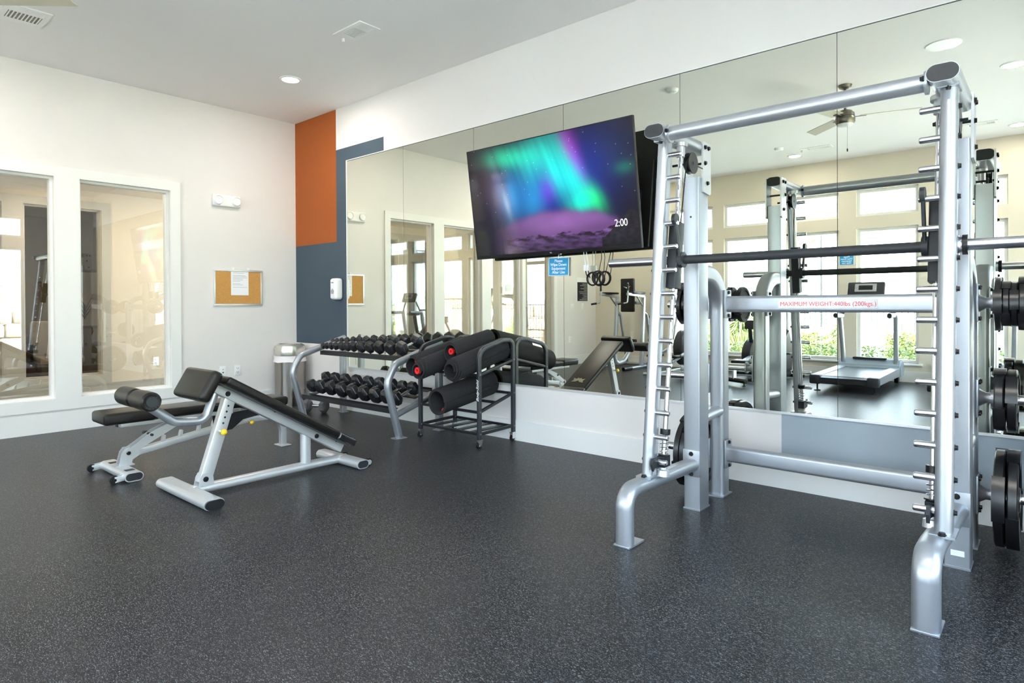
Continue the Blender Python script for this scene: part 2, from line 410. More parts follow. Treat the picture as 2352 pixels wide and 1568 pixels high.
# window casing on the left wall: one flat board frame round the run of windows
cs = holed('x', .022, -.022, -5.34, -1.3595, .203, 2.4878, [(a, b_, .31, 2.391) for a, b_ in LW]+[(-5.25, -4.42, .203, 2.391)], 'trim_1', m_trim)
b = B(); b.box(0, .022, -5.34, -5.25, 0, .203); b.box(0, .022, -4.42, -4.33, 0, .203); struct(b.build('trim_2', m_trim))
wn = 0
def win(plane, c, d, a, bb, z0, z1, fm, gm, fr=.045, dep=.05, glass_off=0, mull=False):
    """framed fixed pane set into an opening; plane coord c = pane centre"""
    global wn; wn += 1
    P = (lambda u, z: (c, u, z)) if plane == 'x' else (lambda u, z: (u, c, z))
    e = thing('window_%d' % wn, P((a+bb)/2, z0), None, None, None, 'structure')
    f = B(); h = dep/2
    def bx(u0, u1, za, zb):
        if plane == 'x': f.box(c-h, c+h, u0, u1, za, zb)
        else: f.box(u0, u1, c-h, c+h, za, zb)
    bx(a, bb, z0, z0+fr); bx(a, bb, z1-fr, z1); bx(a, a+fr, z0+fr, z1-fr); bx(bb-fr, bb, z0+fr, z1-fr)
    f.build('window_frame', fm, e)
    g = B(); t = .003
    if plane == 'x': g.box(c-t, c+t, a+fr*.9, bb-fr*.9, z0+fr*.9, z1-fr*.9)
    else: g.box(a+fr*.9, bb-fr*.9, c-t, c+t, z0+fr*.9, z1-fr*.9)
    g.build('window_pane', gm, e, smooth=0)
    return e
for a, b_ in LW: win('x', -.085, 0, a, b_, .31, 2.391, m_trim, m_glassin, .022, .09)
for a, b_ in FWX:
    for z0, z1 in ((.275, 2.30), (2.485, 2.89)):
        win('y', YF-.09, 0, a, b_, z0, z1, m_trim, m_glassout, .045, .07)
        portal('daylight_portal', ((a+b_)/2, YF-.17, (z0+z1)/2), (R(90), 0, 0), b_-a, z1-z0)
for a, b_ in RWY:
    for z0, z1 in ((.275, 2.30), (2.485, 2.89)):
        win('x', XR+.09, 0, a, b_, z0, z1, m_trim, m_glassout, .045, .07)
        portal('daylight_portal', (XR+.17, (a+b_)/2, (z0+z1)/2), (0, R(90), 0), z1-z0, b_-a)
# window sills on the front wall
b = B()
for a, b_ in FWX: b.box(a-.05, b_+.05, YF-.14, YF+.035, .245, .275, bev=.004)
struct(b.build('trim_3', m_trim))
b = B()
for a, b_ in RWY: b.box(XR-.035, XR+.14, a-.05, b_+.05, .245, .275, bev=.004)
struct(b.build('trim_4', m_trim))
# glazed door in the left wall
d = thing('door_1', (-.07, -5.24, 0), 'glazed door with a long steel pull handle in the left wall', None, None, 'structure')
b = B()
b.box(-.10, -.055, -5.245, -5.115, .01, 2.385); b.box(-.10, -.055, -4.555, -4.425, .01, 2.385); b.box(-.10, -.055, -5.115, -4.555, 2.27, 2.385); b.box(-.10, -.055, -5.115, -4.555, .01, .26)
b.build('door_frame', m_corrtrim, d)
b = B(); b.box(-.08, -.074, -5.12, -4.55, .255, 2.275); b.build('door_pane', m_glassin, d)
b = B(); b.tube(fillet([(-.055, -4.50, .78), (.0, -4.50, .78), (.0, -4.50, 1.06), (-.055, -4.50, 1.06)], .02), .011); b.lathe((-.055, -4.50, 1.12), (1, 0, 0), [(0, .028), (.012, .028), (.012, .012), (.05, .012), (.05, 0)]); b.build('door_handle', m_chrome, d)

# ---------------------------------------------------------------- next room (corridor, office) seen through the left windows
CX = -2.1; CYF = YF
b = B(); b.quad((CX, CYF-.1, .0), (-.14, CYF-.1, .0), (-.14, 1.2, .0), (CX, 1.2, .0)); struct(b.build('floor_corridor', m_carpet))
b = B(); b.box(CX-3.2, -.14, CYF-.1, 1.2, 2.62, 2.70); struct(b.build('ceiling_corridor', m_corr))
ch = [(-2.29, -1.49, .31, 2.391), (-3.31, -2.49, .31, 2.391), (-4.33, -3.51, .31, 2.391)]
holed('x', CX, -.12, CYF-.1, 1.2, 0, 2.65, ch, 'wall_corridor', m_corr)
holed('x', CX+.022, -.022, -4.43, -1.39, .2, 2.488, ch, 'trim_5', m_corrtrim)
b = B(); b.box(CX, CX+.014, CYF, 1.2, 0, .18); b.box(CX, CX+.02, CYF, 1.2, .18, .20); struct(b.build('baseboard_corridor', m_corrtrim))
for a, b_, z0, z1 in ch: win('x', CX-.07, 0, a, b_, z0, z1, m_corrtrim, m_glassthin, .022, .08)
b = B(); b.box(CX-.12, -.14, 1.2, 1.3, 0, 2.65); struct(b.build('wall_corridor_end', m_corr))
holed('y', CYF, -.12, CX-.12, -.14, 0, 2.65, [(-1.95, -.30, .05, 2.45)], 'wall_entry', m_corr)
b = B()
for x0 in (-1.95, -1.15): b.box(x0, x0+.06, CYF-.10, CYF-.04, .05, 2.45)
b.box(-.36, -.30, CYF-.10, CYF-.04, .05, 2.45); b.box(-1.95, -.30, CYF-.10, CYF-.04, 2.05, 2.12); b.box(-1.95, -.30, CYF-.10, CYF-.04, .05, .2); struct(b.build('window_frame_entry', m_corrtrim))
portal('daylight_portal', (-1.12, CYF-.15, 1.25), (R(90), 0, 0), 1.65, 2.4)
# office
b = B(); b.quad((-5.3, CYF-.1, 0), (CX-.12, CYF-.1, 0), (CX-.12, 1.2, 0), (-5.3, 1.2, 0)); struct(b.build('floor_office', m_carpet))
b = B(); b.box(-5.4, -5.3, CYF-.1, 1.2, 0, 2.65); b.box(-5.3, CX-.12, 1.1, 1.2, 0, 2.65); b.box(-5.3, CX-.12, CYF-.1, CYF, 0, 2.65); struct(b.build('wall_office', m_office))

# ---------------------------------------------------------------- mirror panels
seams = [1.0952, 2.073, 3.0724, 4.081, 5.0923, 6.0989, 7.1055, XR-.004]
ords = ['first', 'second', 'third', 'fourth', 'fifth', 'sixth', 'last']
for i in range(7):
    b = B(); b.box(seams[i]+.0015, seams[i+1]-.0015, -.006, -.0008, .484, 2.7764)
    tag(b.build('mirror_panel', m_mirror, smooth=0), '%s tall frameless mirror panel from the corner on the gym wall' % ords[i].capitalize(), 'mirror', 'wall mirror panels')
b = B(); b.box(1.083, XR, -.012, -.0002, .470, .484); struct(b.build('trim_6', m_alu))
b = B(); b.box(1.083, 1.0935, -.012, -.0002, .484, 2.789); b.box(1.083, XR, -.010, -.0002, 2.7815, 2.789); struct(b.build('trim_7', m_trim))
b = B(); b.box(1.0936, XR, -.0007, -.0001, .484, 2.7815); struct(b.build('mirror_backing', m_darkgap))

# ================================================================= SMITH MACHINE
SX0, SX1 = 5.475, 6.805
sm = thing('smith_machine', (6.14, -.9, 0), 'large silver smith machine frame with guided barbell by the mirror', 'exercise machine')
U = lambda z: -1.048-(2.034-z)*.110     # leaning upright centre line, y as a function of z
G = lambda z: -.960-(1.976-z)*.130      # guide rod
for s in (0, 1):
    X = (lambda x: x) if s == 0 else (lambda x: 2*6.14-x)   # mirrored about the middle
    xc = X(5.5225)
    # front post with foot plate, counterweight column
    b = B(); b.sweep([(xc, -.6975, .008), (xc, -.6975, 1.883)], rrect(.095, .125, .006), (1, 0, 0)); b.box(xc-.05, xc+.05, -.765, -.63, 0, .008); b.build('column', m_silver, sm)
    # caps plates at the top, both faces
    for q in (0, 1):
        xx = X(5.475-.006) if q else X(5.57+.006)
        b = B(); b.prism([(xx-.005, -.725, 1.93), (xx-.005, -.725, 2.085), (xx-.005, -.62, 2.085), (xx-.005, -.62, 1.80), (xx-.005, -.635, 1.79), (xx-.005, -.725, 1.80)], (.010, 0, 0))
        b.build('side_plate', m_pale, sm)
        b = B(); sgn = (1 if xx > xc else -1)
        for yy, zz in ((-.70, 2.055), (-.655, 2.055), (-.70, 1.965), (-.67, 1.855)): bolt(b, (xx+sgn*.005, yy, zz), (sgn, 0, 0))
        b.build('bolt', m_black, sm)
    # base tube curving forward and down to the floor, with a foot plate
    b = B(); xf_ = xc-.012 if s == 0 else xc-.019; p = fillet([(xc, -.755, .257), (xf_, -1.30, .262), (xf_, -1.472, .262), (xf_, -1.472, .01)], [.3, .17], 10)
    b.sweep(p, stad(.092, .068), (1, 0, 0)); b.build('front_leg', m_silver, sm)
    b = B(); b.box(xf_-.044, xf_+.044, -1.506, -1.36, 0, .010, bev=.002); b.build('foot_plate', m_silver, sm)
    b = B(); b.box(xc-.05, xc+.05, -.768, -.755, .19, .34, bev=.002); b.build('bracket', m_silver, sm)
    b = B(); bolt(b, (xc, -.768, .318), (0, -1, 0)); bolt(b, (xc, -.768, .205), (0, -1, 0)); b.build('bolt', m_black, sm)
    # leaning upright
    b = B(); xu = X(5.515); b.sweep([(xu, U(.285), .285), (xu, U(2.03), 2.03)], stad(.060, .088), (1, 0, 0)); b.build('upright', m_silver, sm)
    b = B(); b.box(xu-.042, xu+.042, U(.29)-.06, U(.29)+.07, .288, .298); b.box(xu-.036, xu+.036, U(2.03)-.06, U(2.03)+.05, 2.022, 2.034); bolt(b, (xu, U(.29)-.05, .298), (0, 0, 1), .009, .008); b.build('mounting_plate', m_silver, sm)
    b = B(); bolt(b, (xu, U(2.03)-.05, 2.022), (0, 0, -1), .009); bolt(b, (xu, U(.29)-.053, .300), (0, 0, 1), .012, .008)
    for i in range(14):
        z = .372+i*.1214; bolt(b, (X(5.485-.001), U(z)-.0, z), ((-1 if s == 0 else 1), 0, 0), .010)
    b.build('bolt', m_black, sm)
    # safety pegs
    for i in range(14):
        z = .372+i*.1214; b = B(); y = U(z)-.01; sg = 1 if s == 0 else -1
        b.lathe((X(5.532), y, z), (sg, 0, 0), [(0, .0132), (.080, .0132), (.084, .010), (.084, 0)], 18); b.build('peg', m_sleeve, sm)
    # top beam front to back, black end cap
    b = B(); b.sweep([(xc-.002, -1.185, 2.060), (xc-.002, -.640, 2.060)], stad(.112, .070), (1, 0, 0)); b.build('top_beam', m_silver, sm)
    b = B(); b.sweep([(xc-.002, -1.189, 2.060), (xc-.002, -1.1845, 2.060)], stad(.106, .064), (1, 0, 0)); b.build('end_cap', m_dark, sm)
    b = B(); b.sweep([(xc-.002, -.6405, 2.060), (xc-.002, -.636, 2.060)], stad(.106, .064), (1, 0, 0)); b.build('end_cap', m_dark, sm)
    b = B(); b.lathe((xc, -.7602, 1.66), (0, -1, 0), [(0, .006), (.0006, .006)], 12); b.build('column_hole', m_black, sm)
    # guide rod, rod holder, bumper spring, stop
    xr = X(5.56)
    b = B(); b.cyl((xr, G(.36), .36), (xr, G(1.99), 1.99), .0125); b.build('guide_rod', m_chrome, sm)
    b = B(); b.lathe((xr, G(2.02), 2.03), (0, .13, 1), [(-.075, .022), (-.02, .022), (-.02, .034), (0, .034)]); b.lathe((xr, G(.29), .285), (0, .13, 1), [(0, .034), (.03, .032), (.035, .022), (.075, .022)]); b.build('rod_holder', m_pale, sm)
    b = B(); pts = []
    for k in range(5*14+1):
        w = 2*PI*k/14; z = .40+.095*k/(5*14); pts.append((xr+.021*math.cos(w), G(z)+.021*math.sin(w), z))
    b.tube(pts, .003, 6); b.build('spring', m_chrome, sm)
    b = B(); b.lathe((xr, G(.50), .495), (0, .13, 1), [(0, .026), (.028, .026)]); b.lathe((xr, G(.392), .390), (0, .13, 1), [(0, .03), (.006, .03)]); b.build('bumper', m_black, sm)
    # safety stop: dark carriage with hook round the upright
    b = B(); zc = .365; yc = G(zc)
    b.box(xr-.022, xr+.022, yc-.035, yc+.03, zc-.03, zc+.025)
    b.prism([(xr+(-.006 if s == 0 else -.006), yc-.03, zc+.02), (xr-.006, yc-.115, zc+.03), (xr-.006, yc-.13, zc-.0), (xr-.006, yc-.115, zc-.035), (xr-.006, yc-.10, zc-.02), (xr-.006, yc-.03, zc-.03)], (.012, 0, 0))
    b.build('safety_stop', m_dark, sm)
    # upper carriage holding the bar, with hook
    b = B()
    b.sweep([(xr, G(1.24)+.0, 1.25), (xr, G(1.60)+.0, 1.60)], rrect(.055, .075, .008), (1, 0, 0)); b.build('carriage', m_dark, sm)
    b = B(); xh = X(5.60)
    b.sweep(fillet([(xh, G(1.44)-.03, 1.42), (xh, U(1.57)-.005, 1.60), (xh, U(1.57)-.035, 1.61)], .02), stad(.014, .030), (1, 0, 0)); b.lathe((xh-.009, U(1.60)-.012, 1.605), (1, 0, 0), [(0, .03), (.018, .03)]); b.lathe((xh-.012, G(1.40)+.0, 1.40), (1, 0, 0), [(0, .042), (.024, .042)]); b.build('bar_hook', m_dark, sm)
    # pulley and cable
    b = B(); xp = 5.577 if s == 0 else 6.768; yp, zp = -.875, 1.935
    b.lathe((xp-.016, yp, zp), (1, 0, 0), [(0, .012), (0, .058), (.006, .058), (.011, .046), (.021, .046), (.026, .058), (.032, .058), (.032, .012)], 30); b.build('pulley', m_black, sm)
    b = B(); b.cyl((X(5.47), yp, zp), (X(5.585), yp, zp), .007, 10); bolt(b, (X(5.585), yp, zp), ((1 if s == 0 else -1), 0, 0), .009)
    b.cyl((xc-.05, -.70, 1.965), (xc+.05, -.70, 1.965), .007, 10); b.build('axle', m_black, sm)
    b = B(); b.tube([(xp, yp-.054, zp), (xr, G(1.6)+.045, 1.60)], .0035, 8); b.tube([(xp, yp+.054, zp), (xp, -.72, 1.93), (xp, -.70, 1.88)], .0035, 8); b.build('cable', m_black, sm)
    # rear post: arch out of the column, then down to the floor
    b = B(); p = fillet([(xc, -.635, 1.345), (xc, -.37, 1.345), (xc, -.37, .008)], .225, 14)
    b.sweep(p, rrect(.090, .100, .024, 5), (1, 0, 0)); b.build('rear_post', m_silver, sm)
    b = B(); b.box(xc-.05, xc+.05, -.45, -.30, 0, .008); b.build('foot_plate', m_silver, sm)
    b = B(); b.sweep([(xc, -.635, .505), (xc, -.41, .517)], stad(.085, .062), (1, 0, 0)); b.build('brace', m_silver, sm)
    # flange plates for the cross members
    for zc in (1.165, .2565):
        xf = X(5.575)
        b = B(); b.box(xf-.006, xf+.006, -.415, -.325, zc-.085, zc+.085, bev=.003); b.build('flange', m_silver, sm)
        b = B(); sg = 1 if s == 0 else -1
        for dz in (-.07, .07): bolt(b, (xf+sg*.006, -.37, zc+dz), (sg, 0, 0), .010)
        b.build('bolt', m_black, sm)
    # weight storage pegs on the outer face
    for k, zc in enumerate((1.165, .712, .252)):
        sg = -1 if s == 0 else 1; xo = X(5.4765)
        b = B(); b.box(xo-.004, xo+.004, -.42, -.32, zc-.09, zc+.09, bev=.002); b.lathe((xo, -.37, zc), (sg, 0, 0), [(0, .045), (.012, .038), (.03, .026), (.05, .026), (.05, .040), (.062, .040)]); b.build('peg_flange', m_silver, sm)
        b = B(); b.lathe((xo+sg*.062, -.37, zc), (sg, 0, 0), [(0, .0245), (.225, .0245), (.228, .022), (.228, 0)], 22); b.build('storage_peg', m_sleeve, sm)
        b = B()
        for dz in (-.075, .075):
            bolt(b, (xo+sg*.004, -.40, zc+dz), (sg, 0, 0), .010); bolt(b, (xo+sg*.004, -.34, zc+dz), (sg, 0, 0), .010)
        b.build('bolt', m_black, sm)
# cross members
xl, xr_ = 5.581, 6.699
b = B(); b.sweep([(xl, -.37, 1.165), (xr_, -.37, 1.165)], rrect(.060, .096, .018, 5), (0, 1, 0)); cb = b.build('cross_member', m_silver, sm)
b = B(); b.box(5.885, 6.385, -.4015, -.4003, 1.142, 1.188); b.build('weight_limit_sticker', mat('sticker_white', (.80, .80, .82), .5), cb)
text('sticker_text', 'MAXIMUM WEIGHT:440lbs (200kgs.)', .0335, frame((6.137, -.402, 1.163), (1, 0, 0), (0, 0, 1)), m_redink, cb, .0003, sx=.93)
b = B(); b.sweep([(xl, -.37, .2565), (xr_, -.37, .2565)], rrect(.060, .094, .018, 5), (0, 1, 0)); b.build('cross_member', m_silver, sm)
b = B(); b.sweep([(5.58, -1.13, 2.045), (6.70, -1.13, 2.045)], circ(.036, 28), (0, 1, 0)); b.build('pull_up_bar', m_silver, sm)
b = B()
for x, sg in ((5.585, 1), (6.695, -1)): b.lathe((x-sg*.008, -1.13, 2.045), (sg, 0, 0), [(0, .047), (.012, .047)], 24)
b.build('flange', m_silver, sm)
b = B()
for x, sg in ((5.585, 1), (6.695, -1)):
    bolt(b, (x+sg*.004, -1.182, 2.05), (sg, 0, 0), .009); bolt(b, (x+sg*.004, -1.078, 2.05), (sg, 0, 0), .009)
b.build('bolt', m_black, sm)
# small label low on the right column
b = B(); b.box(6.735, 6.785, -.7606, -.7601, .055, .080); b.build('label_plate', m_paper, sm)
# barbell of the machine
BY, BZ = -1.022, 1.40
b = B(); b.lathe((5.50, BY, BZ), (1, 0, 0), [(0, .0225), (1.28, .0225)], 28); b.build('bar_grip', m_dark, sm)
for sg, x0 in ((-1, 5.50), (1, 6.78)):
    b = B(); b.lathe((x0, BY, BZ), (sg, 0, 0), [(0, .024), (.0, .040), (.012, .040), (.012, .034), (.024, .034)], 28); b.build('collar', m_chrome, sm)
    b = B(); b.lathe((x0+sg*.024, BY, BZ), (sg, 0, 0), [(0, .040), (.018, .040)], 28); b.build('collar_ring', m_black, sm)
    b = B(); b.lathe((x0+sg*.042, BY, BZ), (sg, 0, 0), [(0, .0235), (.302, .0235), (.305, .020), (.305, 0)], 28); b.build('bar_sleeve', m_sleeve, sm)

# weight plates
def plate(x, y, z, r, t, sg, label, group, rot=0.):
    e = thing('weight_plate', (x, y, z), label, 'weight plate', group)
    b = B(); n = 60
    prof = [(0, .026), (0, .055), (t*.25, .062), (t*.3, r*.80), (0, r*.84), (0, r*.97), (t*.12, r), (t*.88, r), (t, r*.97), (t, r*.84), (t*.7, r*.80), (t*.75, .062), (t, .055), (t, .026), (0, .026)]
    b.lathe((x, y, z), (sg, 0, 0), prof, 48, cap=False); bm = b.bm
    # three thicker grip sectors on the rim
    for k in range(3):
        w0 = rot+k*2*PI/3; pts = []
        for i in range(11):
            w = w0+R(52)*i/10; pts.append((x-sg*.004, y+(r*1.03)*math.cos(w), z+(r*1.03)*math.sin(w)))
        for i in range(10, -1, -1):
            w = w0+R(52)*i/10; pts.append((x-sg*.004, y+(r*.83)*math.cos(w), z+(r*.83)*math.sin(w)))
        b.prism(pts, (sg*(t+.008), 0, 0))
    b.build('plate_body', m_plate, e)
    b = B(); b.lathe((x, y, z), (sg, 0, 0), [(-.002, .0255), (-.002, .036), (t+.002, .036), (t+.002, .0255), (-.002, .0255)], 28, cap=False); b.build('hub_ring', m_sleeve, e)
    return e
gp = 'rubber plates on the smith machine pegs'
for sg, xs in ((1, 6.8665), (-1, 5.4135)):
    side = 'right' if sg > 0 else 'left'
    for i, rr in enumerate((.128, .108, .108, .128)):
        plate(xs+sg*(.004+i*.030), -.37, 1.163-.002, rr-.005, .024, sg, '%s black plate from the post on the upper %s peg' % (['First', 'Second', 'Third', 'Fourth'][i], side), gp, .5+i)
    if sg > 0:
        for i in range(2): plate(xs+sg*(.004+i*.046), -.37, .708, .145, .036, sg, '%s medium black plate on the middle right peg' % ['Inner', 'Outer'][i], gp, 1.2+i)
    for i in range(2): plate(xs+sg*(.004+i*.050), -.37, .246, .224, .040, sg, '%s large black plate on the lowest %s peg' % (['Inner', 'Outer'][i], side), gp, .4+i*.8)

# ================================================================= TELEVISION
TC = Vector((4.036, -.177, 2.03))
TR = Matrix.Rotation(.0224, 4, 'Z') @ Matrix.Rotation(.1335, 4, 'X') @ Matrix.Rotation(-.005, 4, 'Y')
TM = Matrix.Translation(TC) @ TR; TW, TH = 1.606, .93
tv = thing('television', (TC.x, -.02, TC.z), 'large flat television tilted down, showing green and purple northern lights', 'television')
b = B(); t_ = bmesh.new()
b.box(-TW/2, TW/2, 0, .028, -TH/2, TH/2, TM, bev=.003); b.box(-TW/2+.02, TW/2-.02, .02, .055, -TH/2+.01, TH/2-.25, TM, bev=.01); b.box(-TW/2+.10, TW/2-.10, .05, .085, -TH/2+.02, -.02, TM, bev=.012); b.build('television_body', m_black, tv)
b = B()
b.box(-TW/2-.001, -TW/2+.004, -.002, .02, -TH/2, TH/2, TM); b.box(TW/2-.004, TW/2+.001, -.002, .02, -TH/2, TH/2, TM); b.box(-TW/2, TW/2, -.002, .02, TH/2-.005, TH/2+.001, TM); b.box(-TW/2, TW/2, -.003, .02, -TH/2-.001, -TH/2+.028, TM)
b.build('bezel', mat('bezel_black', (.006, .006, .008), .3, spec=.2), tv)
def tvcol(u, v):
    """u 0..1 left-right, v 0..1 bottom-top -> linear colour of the picture"""
    def g(cu, cv, su, sv, a=0.):
        du, dv = u-cu, v-cv; c_, s_ = math.cos(a), math.sin(a); x, y = du*c_+dv*s_, -du*s_+dv*c_
        return math.exp(-(x/su)**2-(y/sv)**2)
    nz = noise.noise(Vector((u*16+v*4, v*1.2, 3.1)))*.35+noise.noise(Vector((u*46+v*9, v*1.5, 7)))*.22
    c = Vector((.006, .004, .016))
    c += Vector((.0, .010, .26))*g(.54, .58, .24, .32)
    c += Vector((.0, .015, .055))*g(.85, .72, .20, .30)+Vector((.0, .0, .07))*g(.76, .62, .10, .30)
    c += Vector((.0, .05, .16))*g(.38, .50, .14, .22)
    c += Vector((.07, .045, .06))*g(.16, .56, .10, .16, .25)*.6+Vector((.035, .022, .020))*g(.04, .78, .18, .20)
    st = 1+nz
    c += Vector((.0, .46, .22))*g(.29, .87, .15, .085, -.22)*st
    c += Vector((.0, .48, .30))*g(.43, .80, .085, .18)*st*.9
    c += Vector((.0, .56, .36))*g(.575, .74, .072, .24, .14)*st
    c += Vector((.0, .60, .38))*g(.672, .55, .060, .20, .26)*st
    c += Vector((.01, .66, .08))*g(.775, .41, .042, .11, .25)*st
    c += Vector((.0, .50, .25))*g(.70, .38, .06, .08)*st
    c += Vector((.0, .16, .30))*g(.28, .52, .06, .20)*st+Vector((.0, .22, .30))*g(.42, .45, .07, .16)*.7
    c += Vector((.20, .0, .22))*g(.655, .88, .045, .16, .18)+Vector((.10, .0, .25))*g(.70, .70, .03, .14, .2)
    c += Vector((.09, -.05, .22))*g(.515, .54, .045, .11)
    c += Vector((.05, .05, .09))*g(.20, .62, .03, .2, .1)+Vector((.22, .22, .20))*g(.245, .47, .018, .13, .12)*.7
    c += Vector((.0, .16, .06))*g(.95, .62, .05, .05)*.7
    # purple cloud
    top = .345+.035*noise.noise(Vector((u*7, 0, 1)))-.9*(u-.52)**2+.012*noise.noise(Vector((u*30, 0, 2)))
    k = 1/(1+math.exp(-(top-v)*70))*(1/(1+math.exp(-(u-.24)*22)))
    cl = Vector((.24, .105, .34))*(.36+.64*g(.58, .26, .30, .12))*(1+.15*noise.noise(Vector((u*9, v*14, 5))))
    c = c*(1-k)+cl*k
    # mountains
    mt = .16+.045*noise.noise(Vector((u*11, 2, 2)))+.02*noise.noise(Vector((u*31, 2, 9)))+(.23*max(0, u-.80) if u > .8 else 0)-.02
    mt2 = .08+max(0, (u-.82))*1.45 if u > .80 else 0
    if v < mt and u > .22:
        q = noise.fractal(Vector((u*15+v*22, v*24-u*9, 4)), .8, 2.1, 5)*1.3; sn = .5+.5*q
        c = Vector((.075, .036, .12))*(.25+1.1*max(0, sn))+Vector((.10, .06, .15))*max(0, q-.25)*min(1, max(0, (v-mt+.07)*14))
        dk = min(1, max(0, (-q-.02)*4))*min(1, max(0, (v-mt+.08)*14)); c = c*(1-dk)+Vector((.022, .009, .024))*dk
    if v < min(mt2, .33-1.1*abs(u-.93) if u > .93 else 1) and u > .80: c = Vector((.012, .010, .016))*(1.4+noise.noise(Vector((u*40, v*40, 1))))
    if v < .08: c *= .5+.5*v/.08
    e = min(1, u/.16); c *= .30+.70*e; c *= 1-.5*max(0, (u-.9)*10)*.6
    return [max(0, x) for x in c]
nu, nv = 300, 170
bm = bmesh.new(); vs = []
for j in range(nv+1):
    for i in range(nu+1):
        vs.append(bm.verts.new(TM @ Vector((-TW/2+.006+(TW-.012)*i/nu, -.0025, -TH/2+.028+(TH-.034)*j/nv))))
for j in range(nv):
    for i in range(nu):
        q = j*(nu+1)+i; bm.faces.new((vs[q], vs[q+1], vs[q+nu+2], vs[q+nu+1]))
bm.transform(Matrix.Translation(-ROOT[tv.name])); me = bpy.data.meshes.new('screen'); bm.to_mesh(me); bm.free()
ca = me.color_attributes.new('picture', 'FLOAT_COLOR', 'POINT'); cols = []
random.seed(3)
stars = {(random.randrange(nu), random.randrange(int(nv*.38), nv)) for _ in range(38)}
for j in range(nv+1):
    for i in range(nu+1):
        c = tvcol(i/nu, j/nv)
        if (i, j) in stars: c = [min(1, x+.35) for x in c]
        cols += [*c, 1]
ca.data.foreach_set('color', cols)
m = bpy.data.materials.new('screen_picture'); m.use_nodes = True; t = m.node_tree; pb = t.nodes['Principled BSDF']
at = t.nodes.new('ShaderNodeAttribute'); at.attribute_name = 'picture'
pb.inputs['Base Color'].default_value = (.008, .008, .009, 1); pb.inputs['Roughness'].default_value = .07; pb.inputs['Specular IOR Level'].default_value = .25
t.links.new(at.outputs['Color'], pb.inputs['Emission Color']); pb.inputs['Emission Strength'].default_value = .74
me.materials.append(m); so_ = bpy.data.objects.new('screen', me); COL.objects.link(so_); so_.parent = tv; ROOT[so_.name] = ROOT[tv.name]
text('clock_digits', '2:00', .075, TM @ frame((.652, -.0035, -.275), (1, 0, 0), (0, 0, 1)), emis('clock_white', (1, 1, 1), .85), so_, .0003, sx=.85)
text('maker_mark', 'TCL', .012, TM @ frame((.0, -.0036, -.453), (1, 0, 0), (0, 0, 1)), m_whiteink, tv, .0003)
b = B(); b.box(3.7, 4.35, -.09, -.0065, 1.85, 1.95); b.box(3.8, 3.86, -.10, -.0065, 1.65, 2.25); b.box(4.2, 4.26, -.10, -.0065, 1.65, 2.25); b.build('wall_bracket', m_blackm, tv)

# cables hanging under the television
for k, x0 in enumerate((4.317, 4.342)):
    b = B(); b.tube([(x0, -.075, 1.60), (x0+.002, -.065, 1.54), (x0+.008, -.06, 1.50), (x0+.008, -.055, 1.468)], .0035, 8)
    e = thing('white_cable', (x0, -.06, 1.45), '%s of two white cables with plug hanging under the television' % ('Left' if k == 0 else 'Right'), 'cable', 'white cables under the television')
    b.build('cord', m_white, e); b = B(); b.box(x0-.004, x0+.018, -.067, -.045, 1.426, 1.472, bev=.003); b.build('plug', m_white, e)
b = B()
for cx_, cz_, r0, ph in ((4.388, 1.369, .050, 0), (4.434, 1.371, .052, 1.)):
    pts = []
    for k in range(0, 4*20+1):
        w = ph+2*PI*k/20; rr = r0-.005*math.sin(k*.31)-.006*(k/80); pts.append((cx_+rr*math.cos(w), -.055+.008*math.sin(k*.17+ph), cz_+rr*1.06*math.sin(w)))
    b.tube(pts, .0044, 6)
for x0, x1 in ((4.325, 4.342), (4.350, 4.362)): b.tube([(x0, -.055, 1.428), (x0+.002, -.05, 1.405), (x1, -.05, 1.370)], .0042, 6)
b.tube([(4.484, -.075, 1.60), (4.476, -.06, 1.52), (4.450, -.055, 1.43), (4.430, -.055, 1.36)], .0030, 6)
b.tube([(4.504, -.075, 1.60), (4.504, -.06, 1.52), (4.492, -.055, 1.42), (4.478, -.055, 1.375)], .0030, 6)
tag(b.build('coiled_cable', m_black), 'black cable gathered in a coil hanging under the television', 'cable')

# blue notices
def notice(name, o, xa, ya, label, wd, hg, hook=False):
    e = thing(name, o, label, 'sign', 'blue wipe down notices')
    M = frame(o, xa, ya); b = B(); b.box(-wd/2, wd/2, -hg/2, hg/2, 0, .003, M, bev=.001); b.build('sign_border', m_white, e)
    b = B(); b.box(-wd/2+.006, wd/2-.006, -hg/2+.006, hg/2-.006, .003, .0036, M); b.build('sign_face', m_blue, e)
    text('sign_text', 'Please\nWipe Down\nEquipment\nAfter Use', hg*.215, M @ Matrix.Translation((0, 0, .0040)), m_whiteink, e, .0003, spacing=.95, bold=.0006)
    if hook:
        b = B(); b.lathe(M @ Vector((.0, hg/2+.03, -.012)), M.to_3x3() @ Vector((0, 0, 1)), [(0, .018), (.003, .016), (.008, .006), (.02, .004), (.02, 0)]); b.cyl(M @ Vector((0, hg/2+.02, .004)), M @ Vector((0, hg/2-.01, .004)), .0025, 8); b.build('suction_hook', m_sleeve, e)
    return e
notice('notice_sign', Vector((4.04, -.020, 1.474)), (1, 0, -.02), (0.02, 0, 1), 'blue wipe down notice on a suction hook on mirror below television', .205, .150, True)
notice('notice_sign', Vector((4.622, YF+.002, 1.83)), (-1, 0, 0), (0, 0, 1), 'blue wipe down notice on the window wall, seen in the mirror', .205, .155)

